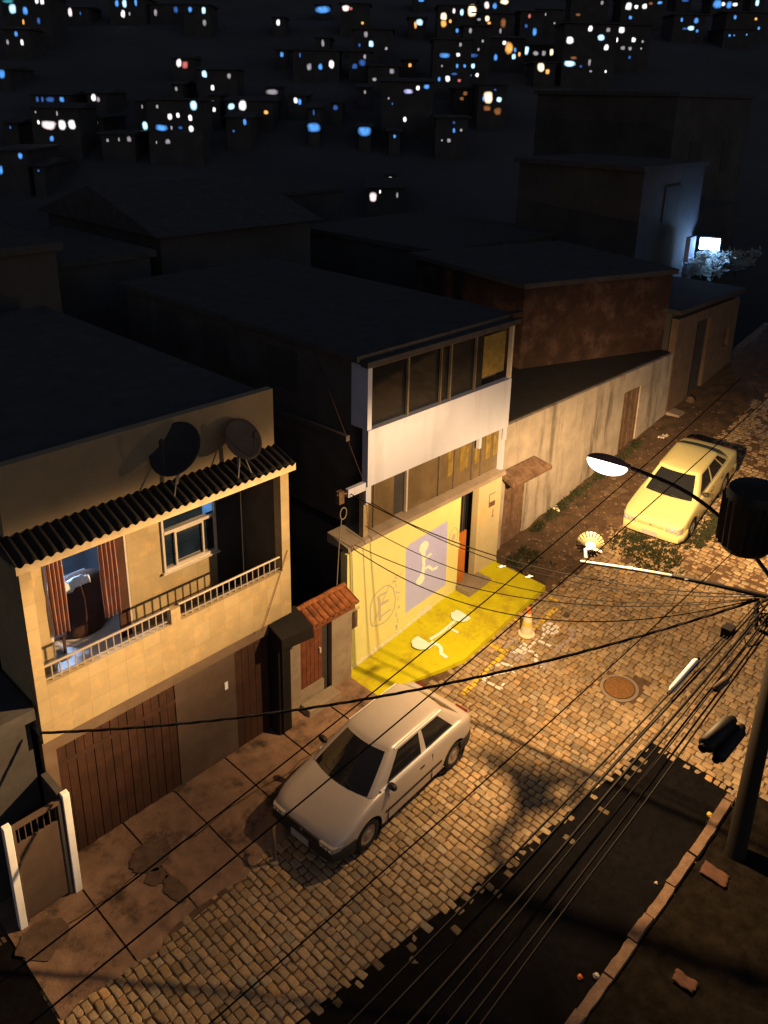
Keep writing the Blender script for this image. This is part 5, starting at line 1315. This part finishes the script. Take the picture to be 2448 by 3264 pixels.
LB = """160,3,30,10,b 152,97,34,26,c 136,108,14,30,o 258,72,30,34,q 258,102,28,30,o 286,92,14,16,o 302,48,16,22,p 336,53,18,26,c 380,48,40,50,q 444,24,26,30,p 478,26,20,26,b 446,80,22,24,q 410,84,20,12,d 454,100,18,14,o 520,8,40,22,q 515,100,28,40,m 628,70,14,20,r 698,62,8,14,d 614,112,16,18,k 650,138,22,34,b 316,132,16,20,b 373,133,16,24,d 431,132,24,26,b 503,134,12,22,d 426,178,12,14,d 330,193,14,20,d 520,185,20,20,w 540,208,38,52,o 566,216,14,22,b 584,234,14,20,o 560,245,20,24,c 615,218,24,36,c 655,230,30,20,d 690,230,20,22,d 723,226,18,28,q 762,226,18,28,b 803,174,34,34,w 891,124,22,24,w 937,163,34,24,c 968,130,22,20,d 996,130,16,18,b 1026,130,28,28,w 1002,172,20,20,w 1078,172,20,22,w 1117,180,12,12,d 960,205,24,24,w 1032,207,22,18,d 1062,210,18,16,d 1110,210,10,10,d 1060,248,14,16,k 802,275,54,26,c 818,250,32,14,m 850,287,14,12,k 887,270,14,30,d 892,308,14,10,d 957,309,10,12,w 678,292,34,38,q 706,309,22,22,o 262,240,50,22,b 320,237,20,18,w 376,240,68,18,k 408,214,12,14,d 482,248,18,28,b 250,285,10,12,d 316,285,14,20,b 348,285,14,16,b 384,285,20,22,c 275,341,24,28,w 238,342,14,20,b 303,320,32,12,k 325,348,18,14,r 402,324,18,18,w 376,326,8,10,k 146,380,20,22,w 105,395,46,22,v 184,375,28,22,b 10,210,14,14,d 34,308,24,24,d 112,282,16,20,o 20,425,10,12,d 36,448,8,12,k 90,515,18,24,w 350,404,24,20,m 336,426,22,16,m 46,589,14,16,b 302,563,14,22,b 302,530,14,14,k 333,562,14,14,d 280,607,20,20,d 250,606,10,10,d 450,420,44,52,q 497,430,28,24,c 445,468,40,26,m 490,480,36,34,m 430,425,12,26,b 480,388,12,10,k 28,776,22,26,w 57,842,12,26,d 942,12,14,18,d 1056,27,30,32,w 1090,30,18,18,w 1125,28,24,24,w 1152,15,20,12,m 1064,76,16,16,b 1192,12,26,14,b 1300,3,36,10,k 1440,18,40,38,b 1464,18,22,16,w 1490,22,26,30,b 1516,20,24,16,w 1612,12,18,28,c 1286,86,12,18,b 1348,90,22,24,b 1326,122,34,18,c 1298,124,22,12,k 1352,134,14,16,b 1516,74,14,18,b 1606,82,14,14,o 1618,122,12,14,b 1492,153,12,12,b 1512,153,8,8,b 1566,150,8,10,b 736,100,10,10,d 838,64,24,12,m"""
CO = dict(c=((.45,.78,1.0),1.15), b=((.10,.36,.95),.62), g=((.05,.28,.33),.5), w=((1,.95,.95),1.0), o=((1,.45,.10),.75), k=((.05,.15,.5),.42), d=((.55,.5,.55),.38), p=((1,.80,.80),.85), r=((.75,.18,.16),.5), q=((1,.78,.48),1.25), m=((.42,.16,.06),.34), v=((.5,.5,.85),.6))
NM = dict(c='cyan white', b='blue', g='teal', w='white', o='orange', k='dim dark blue', d='dim grey', p='pinkish white', r='red', q='warm cream', m='dim brown orange', v='lavender')
for k_, (c_, s_) in CO.items(): EM('window_'+NM[k_].replace(' ','_'), c_, s_*1.9, noise=.25, nscale=2.2, glow=True)
LS = []
for txt, ox in ((LA,0.0),(LB,1224.0)):
    for tk_ in txt.split():
        x, y, w_, h_, k_ = tk_.split(','); LS.append((ox+float(x)*.7378, float(y)*.7378, float(w_)*.66, float(h_)*.70, k_))
def on_land(x, y):
    r = ray(x, y); s0 = None; d = r/ (r.dot(FW))
    s = 62.0
    while s < 420:
        if CAMP.z+d.z*s < land_z(s)+2.2: return s, CAMP+d*s
        s += .5
    return 415, CAMP+d*415
items = []
for L_ in LS:
    s, p = on_land(L_[0], max(L_[1], 3)); items.append((s, p, L_))
items.sort(key=lambda q: q[0])
used = [False]*len(items); groups = []
for i, (s, p, L_) in enumerate(items):
    if used[i]: continue
    g = [i]; used[i] = True
    for j in range(i+1, len(items)):
        if used[j]: continue
        x, y = items[j][2][:2]
        if len(g) < 7 and all(abs(x-items[q][2][0]) < 78 and abs(y-items[q][2][1]) < 52 for q in g): g.append(j); used[j] = True
    groups.append(g)
def box_of(g):
    X = [items[i][2][0] for i in g]; Y = [items[i][2][1] for i in g]
    return min(X)-36, max(X)+36, min(Y)-34, max(Y)+400
for it in range(6):
    moved = False
    for gi in range(len(groups)):
        if not groups[gi]: continue
        b = box_of(groups[gi]); s_g = min(items[i][0] for i in groups[gi])
        for gj in range(len(groups)):
            if gi == gj or not groups[gi]: continue
            for i in list(groups[gj]):
                L_ = items[i][2]
                if b[0] < L_[0] < b[1] and b[2] < L_[1] < b[3] and items[i][0] >= s_g-.01 and (items[i][0] > s_g or gi < gj):
                    groups[gj].remove(i); groups[gi].append(i); moved = True
    groups = [g for g in groups if g]
    if not moved: break
def zone(x, y):
    a = 'far left' if x < 420 else 'left' if x < 860 else 'centre left' if x < 1224 else 'centre' if x < 1560 else 'centre right' if x < 1900 else 'right' if x < 2200 else 'far right'
    b = 'along top edge' if y < 60 else 'high up' if y < 170 else 'midway up' if y < 300 else 'low down' if y < 420 else 'at hill foot'
    return f'{b}, {a}'
num = {1:'one',2:'two',3:'three',4:'four',5:'five',6:'six',7:'seven',8:'eight',9:'nine',10:'ten',11:'eleven',12:'twelve'}
labels = []
for g in groups:
    cnt = {}
    for i in g: cnt[items[i][2][4]] = cnt.get(items[i][2][4],0)+1
    x = sum(items[i][2][0] for i in g)/len(g); y = sum(items[i][2][1] for i in g)/len(g)
    parts = [f"{num.get(c,'many')} {NM[k]}" for k, c in sorted(cnt.items(), key=lambda q:-q[1])][:2]
    labels.append(('house with '+' and '.join(parts)+(' windows' if len(g) > 1 else ' window')+' '+zone(x, y), x))
byl = {}
for i, (l, x) in enumerate(labels): byl.setdefault(l, []).append(i)
order = {2:['left','right'],3:['left','middle','right']}
for l, ids in byl.items():
    if len(ids) > 1:
        ids.sort(key=lambda i: labels[i][1])
        w_ = order.get(len(ids)) or ['leftmost']+['second from left','third from left','fourth from left','fifth from left','sixth from left'][:len(ids)-2]+['rightmost']
        for i, q in zip(ids, w_): labels[i] = (l+f', the {q} one', labels[i][1])
r3 = random.Random(21)
for gi, g in enumerate(groups):
    s0 = min(items[i][0] for i in g)
    P = [(CAMP+ (lambda r: r/(r.dot(FW)))(ray(items[i][2][0], items[i][2][1]))*s0, items[i][2]) for i in g]
    tt = [(p-CAMP).dot(SD) for p, _ in P]; zz = [p.z for p, _ in P]
    mg = s0/FPX; t0, t1 = min(tt)-mg*r3.uniform(16,24), max(tt)+mg*r3.uniform(16,24); zb, z1 = min(land_z(s0)-1.5, min(zz)-1.6), max(zz)+mg*13
    def W3(t, s, z): 
        q = CAMP+FW*s+SD*t; return (q.x, q.y, z)
    base = W3((t0+t1)/2, s0+2, land_z(s0))
    t = thing('hillside_house', base, labels[gi][0], 'house', 'lit houses on the hillside across the valley')
    dp = r3.uniform(5,8)
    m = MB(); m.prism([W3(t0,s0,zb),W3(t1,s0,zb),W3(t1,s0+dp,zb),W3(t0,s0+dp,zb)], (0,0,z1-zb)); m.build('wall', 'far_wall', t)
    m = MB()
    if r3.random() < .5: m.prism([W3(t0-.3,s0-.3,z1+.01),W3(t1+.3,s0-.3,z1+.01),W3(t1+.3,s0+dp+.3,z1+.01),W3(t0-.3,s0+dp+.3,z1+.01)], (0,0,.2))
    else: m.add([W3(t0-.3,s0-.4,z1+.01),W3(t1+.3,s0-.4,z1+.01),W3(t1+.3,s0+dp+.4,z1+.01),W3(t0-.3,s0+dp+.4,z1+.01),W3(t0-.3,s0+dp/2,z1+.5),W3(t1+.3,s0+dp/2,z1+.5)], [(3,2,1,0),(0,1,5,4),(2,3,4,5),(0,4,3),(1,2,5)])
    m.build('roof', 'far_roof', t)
    for p, L_ in P:
        tc = (p-CAMP).dot(SD); sc = s0/FPX*1.02; hw_, hh_ = L_[2]*sc/2, L_[3]*sc/2; n = 12; m = MB()
        # slightly rounded panes of light standing a hand's breadth before the wall
        ol = []
        for k in range(n):
            a = 2*math.pi*(k+.5)/n; jr = 1+.30*nz(k*.6, p.x, p.z); ca, sa = math.cos(a)*jr, math.sin(a)*jr; e_ = .8
            ol.append((tc+hw_*math.copysign(abs(ca)**e_, ca), p.z+hh_*math.copysign(abs(sa)**e_, sa)))
        def rg_(f, off): return [W3(tc+(a-tc)*f, s0-off, p.z+(z-p.z)*f) for a, z in ol]
        m.add([W3(tc, s0-.10, p.z)]+rg_(.45,.10)+rg_(.75,.10)+rg_(1.0,.10)+rg_(1.0,.002), [(0,1+i,1+(i+1)%n) for i in range(n)]+[(1+q*n+i,1+q*n+n+i,1+q*n+n+(i+1)%n,1+q*n+(i+1)%n) for q in range(3) for i in range(n)])
        wo_ = m.build('lit_window', 'window_'+NM[L_[4]].replace(' ','_'), t)
        ga_ = wo_.data.attributes.new('glow', 'FLOAT', 'POINT'); ga_.data.foreach_set('value', [1.0]+[.95]*n+[.5]*n+[.05]*n+[.02]*n)
